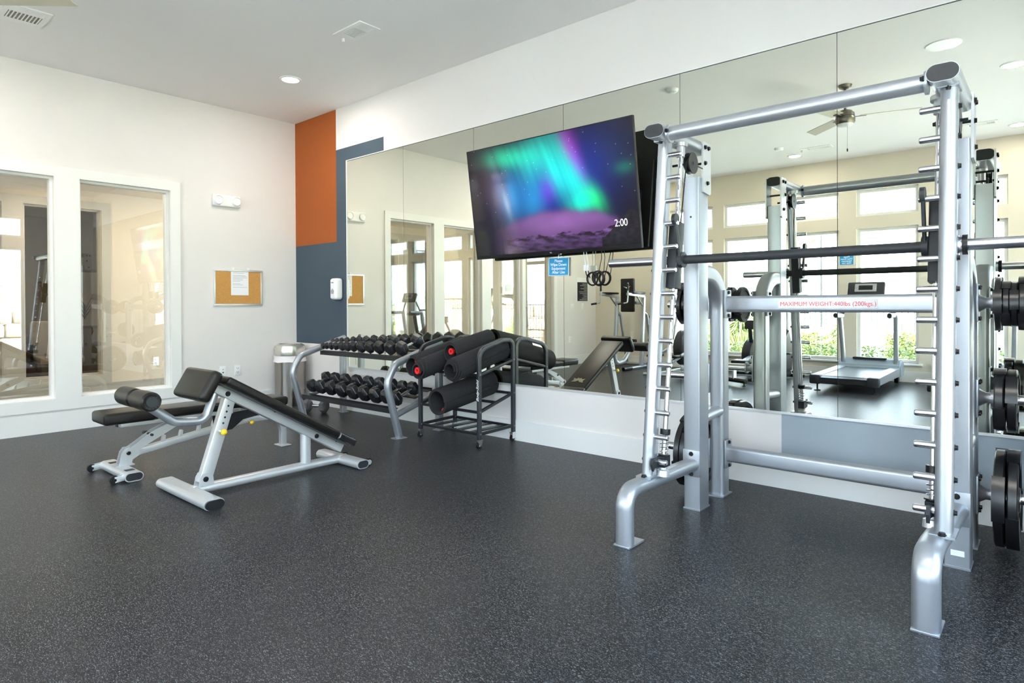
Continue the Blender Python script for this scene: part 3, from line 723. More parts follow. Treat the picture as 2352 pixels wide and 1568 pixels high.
# ================================================================= wall things
# emergency light
e = thing('emergency_light', (0, -.87, 2.35), 'white twin-head emergency light high on the left wall', 'emergency light')
b = B(); b.box(0, .045, -1.02, -.71, 2.285, 2.415, bev=.012, seg=3); b.build('housing', m_white, e)
for y in (-.965, -.765):
    b = B(); b.lathe((.044, y, 2.352), (1, 0, 0), [(0, .052), (.018, .050), (.024, .044), (.018, .040)], 28); hd = b.build('lamp_head', m_white, e)
    b = B(); b.lathe((.050, y, 2.352), (1, 0, 0), [(0, .038), (.006, .034), (.012, 0)], 20); b.build('lens', mat('lamp_lens', (.7, .72, .74), .15, .6), hd)
# cork board
e = thing('cork_board', (0, -.725, 1.17), 'cork notice board in an aluminium frame with one paper pinned', 'notice board')
y0, y1, z0, z1 = -1.009, -.442, 1.172, 1.583
b = B(); b.box(.001, .010, y0+.01, y1-.01, z0+.01, z1-.01); b.build('cork_panel', m_cork, e)
b = B(); f_ = .022
b.box(.001, .016, y0, y1, z0, z0+f_, bev=.003); b.box(.001, .016, y0, y1, z1-f_, z1, bev=.003); b.box(.001, .016, y0, y0+f_, z0+f_+.0003, z1-f_-.0003, bev=.003); b.box(.001, .016, y1-f_, y1, z0+f_+.0003, z1-f_-.0003, bev=.003); b.build('board_frame', m_alu, e)
b = B(); b.box(.001, .017, -.80, -.78, z1-.004, z1+.025); b.box(.001, .017, -.62, -.60, z1-.004, z1+.025); b.build('hanging_clip', m_white, e)
e2 = thing('paper_notice', (.012, -.71, 1.43), 'white printed notice sheet pinned on the cork board', 'paper')
b = B(); b.box(.0105, .0115, -.815, -.610, 1.292, 1.572); b.build('paper_sheet', m_paper, e2)
b = B()
for k in range(13):
    z = 1.545-k*.0135
    if k in (1, 8, 11): continue
    b.box(.0116, .0118, -.795, -.795+random.choice([.12, .15, .165, .09]) if k else -.66, z-.0018, z+.0018)
b.build('printed_lines', m_print, e2)
def outlet(name, o, xa, label, cat, ports, w=.072, h=.116, group=None):
    e = thing(name, o, label, cat, group); M = frame(o, xa, (0, 0, 1)); b = B(); b.box(-w/2, w/2, -h/2, h/2, 0, .006, M, bev=.002); b.build('cover_plate', m_white, e)
    b = B()
    if ports == 'duplex':
        for s_ in (-.022, .022):
            b.box(-.012, -.008, s_-.004, s_+.008, .006, .0065, M); b.box(.006, .010, s_-.004, s_+.006, .006, .0065, M); b.box(-.004, .002, s_-.013, s_-.008, .006, .0065, M)
    elif ports == 'data': b.box(-.007, .007, -.022, -.008, .006, .0068, M); b.box(-.004, .004, .015, .024, .006, .0068, M)
    else: b.box(-.006, .006, -.012, .012, .006, .010, M)
    b.build('socket' if ports != 'switch' else 'toggle', m_darkgap if ports != 'switch' else m_white, e)
outlet('wall_outlet', Vector((0, -.742, .437)), (0, 1, 0), 'white duplex outlet on the left wall nearer the corner', 'outlet', 'duplex', group='cover plates low on the left wall')
outlet('data_outlet', Vector((0, -.91, .437)), (0, 1, 0), 'white data outlet with two dark ports just above the benches', 'outlet', 'data', group='cover plates low on the left wall')
outlet('wall_outlet', Vector((CX, -.86, .43)), (0, 1, 0), 'white outlet on the corridor wall behind the glass', 'outlet', 'duplex')
outlet('wall_outlet', Vector((0, -5.765, .49)), (0, 1, 0), 'white outlet low on the left wall, past the glazed door', 'outlet', 'duplex')
outlet('light_switch', Vector((0, -6.20, 1.13)), (0, 1, 0), 'white light switch beside the thermostat, seen in the mirror', 'switch', 'switch')
outlet('thermostat', Vector((0, -5.84, 1.13)), (0, 1, 0), 'white boxy thermostat on the wall past the glazed door', 'thermostat', 'switch', .13, .10)
e = thing('schedule_poster', (0, -6.2, 1.22), 'tall poster with dark rows beside the far corner, seen in mirror', 'poster')
b = B(); b.box(.001, .006, -6.38, -6.0, 1.22, 1.69); b.build('poster_board', m_white, e)
b = B(); b.box(.006, .007, -6.365, -6.015, 1.23, 1.60); b.build('dark_panel', m_dark, e)
b = B()
for k in range(11): b.box(.007, .0075, -6.35, -6.35+random.uniform(.1, .3), 1.25+k*.031, 1.262+k*.031)
b.build('row_lines', m_print, e)
b = B(); b.box(-.030, -.026, -4.165, -3.985, 1.40, 1.52); 
tag(B().box(-.081, -.0785, -4.16, -4.0, 1.40, 1.52).build('window_card', m_paper), 'small blank white card taped to the window pane by the door', 'card'); b.bm.free()
# soap dispenser on the slate paint
e = thing('soap_dispenser', (.945, 0, 1.24), 'white wall dispenser for hand sanitiser on the slate painted wall', 'dispenser')
b = B(); b.box(.885, 1.005, -.105, -.0005, 1.235, 1.475, bev=.03, seg=5); b.build('dispenser_cover', m_white, e)
b = B(); b.prism([(.92, -.107, 1.30), (.97, -.107, 1.30), (.975, -.107, 1.335), (.945, -.107, 1.36), (.915, -.107, 1.335)], (0, .004, 0)); b.build('push_lever', mat('grey_lever', (.35, .36, .38), .4), e)
text('dispenser_logo', 'PURELL', .018, frame((.945, -.1058, 1.425), (1, 0, 0), (0, 0, 1)), m_navy, e, .0003, bold=.0004)

# ================================================================= ceiling things
def downlight(x, y, label, z=H, p=0, grp='recessed ceiling lights'):
    e = thing('ceiling_light', (x, y, z), label, 'ceiling light', grp)
    b = B(); b.lathe((x, y, z), (0, 0, -1), [(0, .105), (.008, .100), (.010, .082), (.004, .078)], 36); b.build('trim_ring', m_white, e)
    b = B(); b.lathe((x, y, z-.0035), (0, 0, -1), [(0, .079), (.002, .079)], 36); b.build('diffuser', m_light, e)
    if p:
        l = bpy.data.lights.new('downlight_lamp', 'AREA'); l.shape = 'DISK'; l.size = .15; l.energy = p; l.color = (1, .94, .87)
        o = bpy.data.objects.new('downlight_lamp', l); COL.objects.link(o); o.parent = e; o.location = (0, 0, -.012)
    return e
PL = 20
downlight(1.376, -.845, 'Recessed round ceiling light near the orange painted corner', p=PL*.6)
downlight(4.08, -5.93, 'Recessed round ceiling light above the window wall beside a smoke detector', p=PL*.35)
downlight(6.78, -3.46, 'Recessed round ceiling light seen at the right edge of the mirror', p=PL)
downlight(6.72, -6.05, 'Recessed round ceiling light by the window wall, lowest at the right in mirror', p=PL*.35)
downlight(1.4, -5.9, 'Recessed round ceiling light over the captain chair station', p=PL*.35)  # extra lamp out of view, added to brighten the far end
downlight(1.3, -3.6, 'Recessed round ceiling light over the left window run', p=PL)  # another unseen lamp, added to lift the room light
downlight(-1.35, -2.13, 'Small lit downlight in the corridor ceiling behind the window', 2.62, p=14, grp='corridor lights')
downlight(-1.1, -.4, 'Downlight in the corridor ceiling near its closed end', 2.62, p=14, grp='corridor lights')  # this lamp and the next two are added to light the rooms behind the glass
downlight(-1.1, -4.9, 'Downlight in the corridor ceiling near the entry', 2.62, p=14, grp='corridor lights')
downlight(-3.6, -1.9, 'Downlight in the office ceiling', 2.62, p=8, grp='corridor lights')
def vent(x0, x1, y0, y1, label, z=H, dirty=False):
    e = thing('ceiling_vent', ((x0+x1)/2, (y0+y1)/2, z), label, 'vent', 'ceiling vents')
    b = B(); f_ = .035
    b.box(x0, x1, y0, y0+f_, z-.008, z); b.box(x0, x1, y1-f_, y1, z-.008, z); b.box(x0, x0+f_, y0+f_+.0004, y1-f_-.0004, z-.008, z); b.box(x1-f_, x1, y0+f_+.0004, y1-f_-.0004, z-.008, z); b.build('vent_frame', m_white, e, smooth=0)
    b = B(); b.box(x0+f_, x1-f_, y0+f_, y1-f_, z-.002, z-.0005); b.build('vent_backing', mat('vent_dust', (.30, .27, .23), .9, nscale=60, namt=.5) if dirty else m_darkgap, e)
    n = 9; b = B(); L = x1-x0-2*f_
    xa, xb = x0+f_+L*.18, x0+f_+L*.70
    for k in range(n):
        y = y0+f_+(y1-y0-2*f_)*(k+.5)/n; b.box(xa, xb, y-.004, y+.004, z-.0075, z-.003)
    for k in range(8):
        x = xb+.01+(x1-f_-xb-.01)*(k+.3)/8; b.box(x-.0015, x+.004, y0+f_, y1-f_, z-.0075, z-.003)
    b.box(x0+f_, xa-.008, y0+f_, y1-f_, z-.0075, z-.003); b.box(xb, xb+.008, y0+f_, y1-f_, z-.0085, z-.003)
    b.build('louvre', m_white, e, smooth=0)
    if not dirty:
        b = B(); b.box(x0-.012, x0+.012, (y0+y1)/2-.006, (y0+y1)/2+.006, z-.035, z-.004); b.build('damper_lever', m_white, e)
vent(2.59, 2.96, -1.158, -.96, 'White slatted ceiling vent between the lit lamp and the mirror wall')
vent(.925, 1.295, -3.05, -2.767, 'White ceiling vent with a dusty grille at the upper left corner', dirty=True)
vent(4.27, 4.67, -5.72, -5.53, 'White ceiling vent near the fan, reflected left of the panel seam')
vent(6.17, 6.54, -5.80, -5.62, 'White ceiling vent reflected behind the right side of the machine')
for x, y, l in ((4.056, -1.96, 'White smoke detector reflected at the top of the fourth mirror panel'), (4.054, -5.297, 'White smoke detector reflected beside the far ceiling light')):
    e = thing('smoke_detector', (x, y, H), l, 'smoke detector', 'smoke detectors'); b = B(); b.lathe((x, y, H), (0, 0, -1), [(0, .065), (.012, .062), (.030, .052), (.038, .03), (.038, 0)], 32); b.build('detector_body', m_white, e)
    b = B(); b.lathe((x+.02, y, H-.0375), (0, 0, -1), [(0, .006), (.003, .006)], 10); b.build('test_button', m_print, e)
e = thing('ceiling_speaker', (6.344, -2.475, H), 'round white ceiling speaker grille reflected high in the last panel', 'speaker')
b = B(); b.lathe((6.344, -2.475, H), (0, 0, -1), [(0, .135), (.008, .130), (.008, .118)], 40); b.build('rim', m_white, e); b = B(); b.lathe((6.344, -2.475, H-.001), (0, 0, -1), [(0, .119), (.003, .119)], 40); b.build('grille', mat('grille_white', (.66, .67, .68), .6), e)
def fan(x, y, z, a0, label):
    e = thing('ceiling_fan', (x, y, z), label, 'ceiling fan', 'three-blade ceiling fans')
    b = B(); b.cyl((x, y, z+.09), (x, y, H-.03), .012, 12); b.lathe((x, y, H), (0, 0, -1), [(0, .065), (.03, .055), (.05, .02)], 24); b.build('downrod', m_bronze, e)
    b = B(); b.lathe((x, y, z+.10), (0, 0, -1), [(0, .02), (.015, .06), (.04, .085), (.075, .09), (.078, .084), (.084, .084), (.087, .092), (.13, .092), (.15, .08)], 36); b.build('motor_housing', m_bronze, e)
    b = B(); b.lathe((x, y, z-.048), (0, 0, -1), [(0, .078), (.012, .078), (.022, .06), (.026, 0)], 30); b.build('light_lens', m_paper, e)
    for k in range(3):
        a = R(a0+120*k); M = Matrix.Translation((x, y, z+.02)) @ Matrix.Rotation(a, 4, 'Z') @ Matrix.Rotation(R(-11), 4, 'X')
        b = B(); b.prism([M @ Vector(p) for p in ((.13, -.055, 0), (.62, -.075, 0), (.66, .05, 0), (.14, .06, 0))], M.to_3x3() @ Vector((0, 0, .006))); b.build('fan_blade', m_cream, e)
        b = B(); b.box(.07, .19, -.016, .016, -.006, 0, M); b.build('blade_arm', m_bronze, e)
    b = B(); b.cyl((x+.02, y, z-.07), (x+.02, y, z-.30), .0012, 6); b.build('pull_chain', m_bronze, e)
    b = B(); b.lathe((x+.02, y, z-.30), (0, 0, -1), [(0, .002), (.004, .006), (.03, .006), (.033, 0)], 10); b.build('chain_knob', m_black, e)
fan(5.444, -3.03, 3.05, -14, 'cream three-blade ceiling fan reflected above the smith machine')
fan(2.0, -3.40, 3.05, 45, 'cream three-blade ceiling fan with one blade tip at top left')

# ================================================================= dumbbell rack
RX0, RX1 = 1.20, 2.72
rk = thing('dumbbell_rack', (1.95, -.35, 0), 'silver two-tier dumbbell rack with black shelves under the mirror', 'dumbbell rack')
for x in (RX0-.03, RX1):
    b = B(); b.sweep(fillet([(x, -.600, .006), (x, -.735, .50), (x, -.640, .655), (x, -.10, .815)], [.16, .10], 8), circ(.033, 18), (1, 0, 0)); b.build('side_frame', m_silver, rk)
    b = B(); b.sweep([(x, -.125, .006), (x, -.125, .79)], rrect(.058, .058, .006), (1, 0, 0)); b.build('rear_post', m_silver, rk)
    b = B(); b.box(x-.045, x+.045, -.66, -.545, 0, .007); b.box(x-.045, x+.045, -.17, -.08, 0, .007); b.build('foot_plate', m_silver, rk)
    b = B(); b.sweep([(x, -.655, .20), (x, -.13, .355)], circ(.026, 14), (1, 0, 0)); b.build('shelf_arm', m_silver, rk)
    b = B(); bolt(b, (x+.026, -.33, .295), (1, 0, 0), .010); b.build('bolt', m_black, rk)
def shelf(y0, z0, y1, z1):
    b = B(); d_ = Vector((0, y1-y0, z1-z0)); n_ = Vector((0, -d_.z, d_.y)).normalized()
    for a, w in ((0.0, .10), (.55, .12), (.88, .12)):
        p = Vector((RX0, y0, z0))+d_*a; q = p+d_*w; b.prism([p, q, q-n_*.006, p-n_*.006], (RX1-RX0-.03, 0, 0))
    b.box(RX0, RX1-.03, y0-.006, y0, z0-.037, z0+.005); b.box(RX0, RX1-.03, y1, y1+.006, z1-.02, z1+.012)
    return b.build('shelf', m_blackm, rk)
shelf(-.635, .25, -.19, .385); shelf(-.42, .688, -.12, .785)
def hexbell(b_or, L, r, hr):
    """hex dumbbell along +Y centred at origin; returns head meshes"""
    pass
def dumbbell(x, y, z, r, sep, tilt, label, group, yawr=0., rollr=.0, hm=None):
    e = thing('dumbbell', (x, y, z), label, 'dumbbell', group)
    M = Matrix.Translation((x, y, z)) @ Matrix.Rotation(yawr, 4, 'Z') @ Matrix.Rotation(tilt, 4, 'X') @ Matrix.Rotation(rollr, 4, 'Y')
    hl = r*1.15
    for s_ in (-1, 1):
        b = B(); n = 6; rings = []
        prof = [(-hl/2, r*.62), (-hl/2+r*.28, r), (hl/2-r*.28, r), (hl/2, r*.62)]
        verts = []; faces = []
        for d_, rr in prof:
            for k in range(n):
                w = PI/6+k*PI/3; verts.append(M @ Vector((rr*math.cos(w), s_*(sep/2)+d_, rr*math.sin(w))))
        for a in range(3):
            for k in range(n): faces.append((a*n+k, a*n+(k+1) % n, (a+1)*n+(k+1) % n, (a+1)*n+k))
        faces += [tuple(range(n))[::-1], tuple(3*n+k for k in range(n))]
        b._add(verts, faces)
        bmesh.ops.bevel(b.bm, geom=b.bm.edges[:], offset=r*.05, segments=1, affect='EDGES')
        b.build('dumbbell_head', hm or m_hex, e, smooth=20)
    b = B(); pts = [(-sep/2, .011), (-sep/2+hl*.5, .011), (0, .0155), (sep/2-hl*.5, .011), (sep/2, .011)]
    b.lathe(M @ Vector((0, 0, 0)), M.to_3x3() @ Vector((0, 1, 0)), pts, 16); b.build('handle', m_sleeve, e)
    return e
o12 = ['First', 'Second', 'Third', 'Fourth', 'Fifth', 'Sixth', 'Seventh', 'Eighth', 'Ninth', 'Tenth', 'Eleventh', 'Twelfth']
ux = [1.275, 1.345, 1.43, 1.52, 1.63, 1.73, 1.84, 1.97, 2.11, 2.26, 2.43, 2.60]
for i, x in enumerate(ux):
    r = [.035, .038, .041, .045, .049, .052, .055, .060, .063, .067, .071, .073][i]; sep = .125+.006*i
    dumbbell(x, -.395+.02, .728+r+.004, r, sep, R(18), '%s black hex dumbbell from the left on the upper rack shelf' % o12[i], 'hex dumbbells on the upper shelf', rollr=random.uniform(-.2, .2))
lx = [1.262, 1.425, 1.605, 1.795, 1.985, 2.17, 2.345, 2.503, 2.643]
for i, x in enumerate(lx):
    dumbbell(x, -.472, .374, (.075+.0008*i if i < 7 else .069), .185+.003*i, R(20), '%s large black hex dumbbell from the left on the lower shelf' % o12[i], 'hex dumbbells on the lower shelf', yawr=0, rollr=R(30)+random.uniform(-.12, .12))
dumbbell(.96, -.335, .072, .076, .20, 0, 'big grey hex dumbbell on the floor left of the rack', None, yawr=R(-62), hm=mat('worn_grey_rubber', (.10, .10, .10), .6))

# ================================================================= mat cart
ct = thing('mat_cart', (3.19, -.23, 0), 'black wheeled cart holding rolled exercise mats by the mirror', 'storage cart')
PF = rrect(.028, .034, .004)
for x, nm in ((2.83, 'left'), (3.55, 'right')):
    b = B(); b.sweep(fillet([(x, -.447, .075), (x, -.447, .80), (x, -.16, .868), (x, -.027, .868), (x, -.027, .075)], [.10, .15, .12], 8), PF, (1, 0, 0)); b.build('end_frame', m_satin, ct)
    b = B()
    for (ya, za, yb, zb) in ((-.44, .600, -.02, .697), (-.44, .298, -.02, .412), (-.44, .118, -.02, .128)): b.sweep([(x, ya, za), (x, yb, zb)], rrect(.022, .024, .003), (1, 0, 0))
    b.build('end_rail', m_blackm, ct)
    b = B()
    for y, z in ((-.447, .60), (-.447, .298), (-.447, .118), (-.027, .697), (-.027, .412), (-.027, .128)): bolt(b, (x+.014, y, z), (1, 0, 0), .006, .004)
    b.build('bolt', m_greym, ct)
    for y in (-.447, -.012):
        if y > -.1: yy = -.035
        else: yy = y
        b = B(); b.lathe((x-.008, yy-.008, .026), (1, 0, 0), [(0, .0), (0, .025), (.018, .025), (.018, 0)], 20); w_ = b.build('caster_wheel', m_black, ct)
        b = B(); b.prism([(x-.014, yy-.022, .022), (x-.014, yy+.012, .022), (x-.014, yy+.02, .065), (x-.014, yy-.02, .065)], (.004, 0, 0)); b.prism([(x+.012, yy-.022, .022), (x+.012, yy+.012, .022), (x+.012, yy+.02, .065), (x+.012, yy-.02, .065)], (.004, 0, 0)); b.box(x-.016, x+.018, yy-.022, yy+.022, .062, .076); b.lathe((x-.016, yy-.008, .026), (1, 0, 0), [(0, .008), (.034, .008)], 10); b.build('caster_fork', m_chrome, ct)
b = B()
for (y, z) in ((-.44, .595), (-.02, .69), (-.44, .293), (-.02, .405), (-.23, .35), (-.44, .116), (-.02, .122)): b.sweep([(2.83, y, z), (3.55, y, z)], rrect(.018, .022, .003), (0, 1, 0))
b.build('cross_rail', m_blackm, ct)
b = B()
for k in range(4):
    x = 2.95+k*.16; b.box(x-.03, x+.03, -.435, -.025, .112, .120)
b.build('bottom_slat', m_blackm, ct)
text('cart_script', 'Body-Solid', .036, frame((3.549, -.4655, .47), (0, 0, 1), (-1, 0, 0)), m_whiteink, ct, .0003, shear=.4, sx=1.1)
def rollmat(x, z, y0, y1, r, turns, slope, label, core=None, tele=0.0, th=.0125, ph=0.):
    e = thing('rolled_mat', (x, y0, z), label, 'rolled mat', 'rolled black exercise mats')
    # spiral sheet
    b = B(); n = int(turns*30); ri = r-turns*th
    out = []; inn = []
    for i in range(n+1):
        a = ph+2*PI*i/30; rr = ri+th*(i/30); 
        out.append((a, rr+th*.46, i/n)); inn.append((a, rr-th*.46, i/n))
    verts = []; faces = []
    L = y1-y0; zz = lambda y: z+(y-y0)*slope
    rows = 2
    for (a, rr, q) in out+inn[::-1]:
        ys = y0-tele*(1-q)**1.0*(1 if tele else 0); ye = y1
        verts.append(Vector((x+rr*math.cos(a), ys, zz(ys)+rr*math.sin(a)))); verts.append(Vector((x+rr*math.cos(a), ye, zz(ye)+rr*math.sin(a))))
    m_ = len(out)*2
    for i in range(m_):
        j = (i+1) % m_; faces.append((2*i, 2*i+1, 2*j+1, 2*j))
    k = len(out)
    for i in range(k-1):
        a0, a1 = i, i+1; c0, c1 = m_-1-i, m_-2-i
        faces.append((2*a0, 2*a1, 2*c1, 2*c0)); faces.append((2*a0+1, 2*c0+1, 2*c1+1, 2*a1+1))
    b._add(verts, faces); b.build('mat_sheet', m_foam, e, smooth=50)
    if core:
        cx_, cz_, cy_, cr = core; b = B(); b.lathe((cx_, cy_, cz_), (0, 1, 0), [(0, cr*.38), (-.004, cr*.5), (-.004, cr*.92), (0, cr), (.02, cr), (.02, cr*.38), (0, cr*.38)], 24, cap=False); b.build('red_grommet', m_red, e)
rollmat(2.928, .648, -.625, -.04, .086, 1.3, .235, 'leftmost rolled mat on the upper cart tier, beside the dumbbells', (2.915, .69, -.56, .026))
rollmat(3.107, .640, -.665, -.04, .086, 2.6, .235, 'tightly rolled mat second from left, red grommet at its end', (3.10, .628, -.715, .030), tele=.07)
rollmat(3.272, .770, -.50, -.04, .084, 1.4, .20, 'rolled mat wedged on top between its neighbours, red grommet inside', (3.245, .778, -.47, .028))
rollmat(3.435, .652, -.62, -.04, .096, 3.0, .235, 'rightmost rolled mat on the upper tier with an inner coil showing', tele=.05)
rollmat(3.285, .385, -.665, -.04, .108, 2.0, .155, 'single wide rolled mat on the lower cart tier', (3.315, .308, -.62, .022), th=.012)

# ================================================================= trash can
cx, cy = .235, -.225
e = thing('trash_can', (cx, cy, 0), 'brushed steel trash can with a champagne lid in the corner', 'trash can')
def octo(r, z, k=.36):
    return [Vector((cx+r*math.cos(a)*1.0, cy+r*math.sin(a), z)) for a in [PI/8+i*PI/4+s_*k*PI/8 for i in range(8) for s_ in (-1, 1)]]
def loft(rings, m, name, par, cap=True, sm_=30):
    b = B(); n = len(rings[0]); v = [p for r_ in rings for p in r_]; f = []
    for i in range(len(rings)-1):
        for j in range(n): f.append((i*n+j, i*n+(j+1) % n, (i+1)*n+(j+1) % n, (i+1)*n+j))
    if cap: f.append(tuple(range(n))[::-1]); f.append(tuple((len(rings)-1)*n+j for j in range(n)))
    b._add(v, f); return b.build(name, m, par, smooth=sm_)
loft([octo(.170, 0), octo(.172, .60)], m_brush, 'can_body', e)
rg = []
for z, r in ((.515, .186), (.53, .182), (.56, .177), (.60, .176)): rg.append([p+Vector((0, 0, random.uniform(-.006, .006) if z < .53 else 0)) for p in octo(r, z)])
loft(rg, m_bagw, 'bin_liner', e, cap=False)
loft([octo(.178, .585), octo(.182, .60), octo(.182, .655), octo(.172, .70), octo(.135, .722), octo(.13, .715)], m_liner, 'lid', e, sm_=45)
b = B(); b.box(cx-.10, cx+.10, cy-.07, cy+.07, .714, .720); b.build('swing_flap', m_brush, e)

# ================================================================= sit-up bench (nearer)
XC = 3.08
b1 = thing('situp_bench', (XC, -2.0, 0), 'silver decline sit-up bench with black pads and foam ankle rollers', 'bench')
b = B(); b.sweep([(XC, -2.50, .040), (XC, -1.44, .040)], stad(.078, .056), (1, 0, 0)); b.build('base_tube', m_pale, b1)
b = B(); b.sweep([(2.725, -2.52, .032), (3.435, -2.52, .032)], stad(.118, .060), (0, 1, 0)); b.build('front_foot', m_pale, b1)
b = B(); b.sweep([(3.434, -2.52, .032), (3.447, -2.52, .032)], stad(.108, .052), (0, 1, 0)); b.build('end_cap', m_black, b1)
b = B(); b.sweep([(2.815, -1.43, .034), (3.345, -1.43, .034)], stad(.100, .062), (0, 1, 0)); b.build('rear_foot', m_pale, b1)
b = B(); b.sweep([(3.3445, -1.43, .034), (3.3462, -1.43, .034)], stad(.088, .050), (0, 1, 0)); b.sweep([(2.8138, -1.43, .034), (2.8155, -1.43, .034)], stad(.088, .050), (0, 1, 0)); b.build('open_end', m_dark, b1)
for x in (2.985, 3.29):
    b = B(); b.lathe((x-.009, -1.345, .027), (1, 0, 0), [(0, 0), (0, .027), (.018, .027), (.018, 0)], 22); b.build('wheel', m_black, b1)
    b = B()
    for s_ in (-.013, .011): b.sweep([(x+s_, -1.345, .027), (x+s_, -1.40, .036)], stad(.003, .032), (1, 0, 0))
    b.lathe((x+.011, -1.345, .027), (1, 0, 0), [(0, .018), (.004, .018)], 18); b.build('wheel_bracket', m_pale, b1)
b = B(); b.sweep([(XC, -2.43, .075), (XC, -2.262, .60)], rrect(.052, .075, .005), (1, 0, 0)); st_ = b.build('strut', m_pale, b1)
b = B()
for k in range(4):
    z = .43+.035*k; y = -2.43+(z-.075)*.32; b.lathe((XC+.0255, y, z), (1, 0, 0), [(0, .0065), (.002, .0065), (.002, .004)], 12)
b.build('adjustment_holes', m_dark, st_)
b = B()
for s_ in (-.034, .030): b.prism([(XC+s_, -2.475, .06), (XC+s_, -2.38, .06), (XC+s_, -2.385, .115), (XC+s_, -2.41, .135), (XC+s_, -2.45, .135), (XC+s_, -2.465, .11)], (.005, 0, 0))
b.build('pivot_bracket', m_pale, b1)
b = B(); bolt(b, (XC+.035, -2.43, .10), (1, 0, 0), .014); b.build('bolt', m_black, b1)
b = B(); b.sweep([(XC, -1.727, .05), (XC, -1.727, .27)], stad(.060, .075, 5), (1, 0, 0)); b.build('rear_post', m_pale, b1)
sl = math.atan2(-.54, .918)   # beam slope in the yz plane
dirv = Vector((0, math.cos(sl), math.sin(sl))); nrm = Vector((0, -math.sin(sl), math.cos(sl)))
def bp(t, h): return Vector((XC, -2.362, .690))+dirv*t+nrm*h    # along the beam's top line
b = B(); b.sweep([bp(0, -.030), bp(1.075, -.030)], rrect(.078, .056, .004), (1, 0, 0)); b.build('beam', m_pale, b1)
b = B()
for t in (.10, .83): bolt(b, bp(t, -.03)+Vector((.039, 0, 0)), (1, 0, 0), .014)
for t in (.02, .45, 1.0): bolt(b, bp(t, -.002)+Vector((.03, 0, 0)), (1, 0, 0), .008)
b.build('bolt', m_black, b1)
def pad(bb, t0, t1, h0, h1, x0, x1, bev, org=bp, seg=4):
    M = frame(org(0, 0)-Vector((XC, 0, 0))+Vector((0, 0, 0)), (1, 0, 0), dirv); M.translation = org(0, 0)
    bb.box(x0-XC, x1-XC, t0, t1, h0, h1, M, bev=bev, seg=seg)
b = B(); pad(b, .005, .93, .004, .056, 2.935, 3.235, .016); b.build('back_pad', m_vinyl, b1)
b = B(); pad(b, .925, 1.085, .000, .058, 2.932, 3.238, .014); b.build('pad_end_cover', mat('shiny_vinyl', (.012, .012, .013), .15, coat=.5), b1)
b = B(); pad(b, .01, 1.05, -.004, .006, 2.96, 3.21, 0); b.build('pad_board', m_blackm, b1)
hm_ = frame((3.08, -2.468, .692), (1, 0, 0), (0, .50, .865))
b = B(); b.box(-.205, .205, -.098, .098, -.045, .028, hm_, bev=.026, seg=5); b.build('thigh_pad', m_vinyl, b1)
b = B(); b.sweep(fillet([(XC, -2.345, .66), (XC, -2.42, .455), (XC, -2.60, .475), (XC, -2.81, .645)], [.07, .10], 8), circ(.027, 18), (1, 0, 0)); b.build('curved_arm', m_silver, b1)
b = B(); b.cyl((2.86, -2.80, .64), (3.31, -2.80, .64), .012, 12); b.build('roller_axle', m_sleeve, b1)
for x0 in (2.865, 3.095):
    b = B(); b.lathe((x0, -2.80, .64), (1, 0, 0), [(0, .030), (-.002, .044), (.008, .054), (.10, .056), (.200, .054), (.212, .044), (.210, .030)], 32); rl = b.build('foam_roller', m_vinyl, b1)
    b = B()
    for k in range(16):
        a = 2*PI*k/16; c_, s_ = math.cos(a), math.sin(a); p = Vector((x0+.2125, -2.80+c_*.034, .64+s_*.034)); q = Vector((x0+.211, -2.80+c_*.046, .64+s_*.046)); b.tube([p, q], .0022, 5)
    b.build('pleats', m_vinyl, rl)
    b = B(); b.lathe((x0+.209, -2.80, .64), (1, 0, 0), [(0, .031), (.006, .029), (.007, 0)], 24); b.build('roller_cap', m_dark, rl)
b = B(); b.lathe((XC+.026, -2.335, .382), (1, -.0, 0), [(0, .009), (.03, .009), (.03, .011)], 12); b.build('pin', m_sleeve, b1)
b = B(); b.sphere((XC+.075, -2.335, .382), .020); b.build('knob', m_yellow, b1)
# faint star mark on the low end of the pad
b = B(); Ms = Matrix.Translation(bp(.80, .0565)); 
mk = frame(bp(.80, .0565), (1, 0, 0), dirv); pts = []
for px_, py_ in ((0, .012), (.035, .030), (.10, .034), (.075, .012), (.095, -.018), (.045, -.008), (.02, -.028), (0, -.012), (-.02, -.028), (-.045, -.008), (-.095, -.018), (-.075, .012), (-.10, .034), (-.035, .030)): pts.append(mk @ Vector((px_*.8, py_*1.3, 0)))
b.prism(pts, nrm*.0006); b.build('pad_emblem', mat('emblem_tan', (.30, .27, .20), .6), b1)

# ================================================================= adjustable bench (behind)
X2 = 2.17
b2 = thing('adjustable_bench', (X2, -2.0, 0), 'low adjustable silver bench with wheels behind the sit-up bench', 'bench')
b = B(); b.sweep([(1.93, -2.61, .036), (2.445, -2.61, .036)], stad(.115, .062), (0, 1, 0)); b.build('front_foot', m_pale, b2)
b = B(); b.sweep([(2.4445, -2.61, .036), (2.4465, -2.61, .036)], stad(.102, .049), (0, 1, 0)); b.build('open_end', m_dark, b2)
b = B(); b.box(2.02, 2.07, -2.64, -2.585, .0665, .069); b.box(2.335, 2.385, -2.64, -2.585, .0665, .069); b.build('grip_tape', m_dark, b2)
for x in (1.93, 2.40):
    b = B(); b.lathe((x-.012, -2.715, .029), (1, 0, 0), [(0, 0), (0, .029), (.020, .029), (.020, 0)], 22); b.build('wheel', m_black, b2)
    b = B(); b.sweep([(x+.014, -2.715, .029), (x+.014, -2.63, .040)], stad(.006, .040), (1, 0, 0)); b.sweep([(x-.018, -2.715, .029), (x-.018, -2.63, .040)], stad(.006, .040), (1, 0, 0)); b.build('wheel_bracket', m_pale, b2)
    b = B(); bolt(b, (x+.017, -2.715, .029), (1, 0, 0), .008, .004); b.build('bolt', m_black, b2)
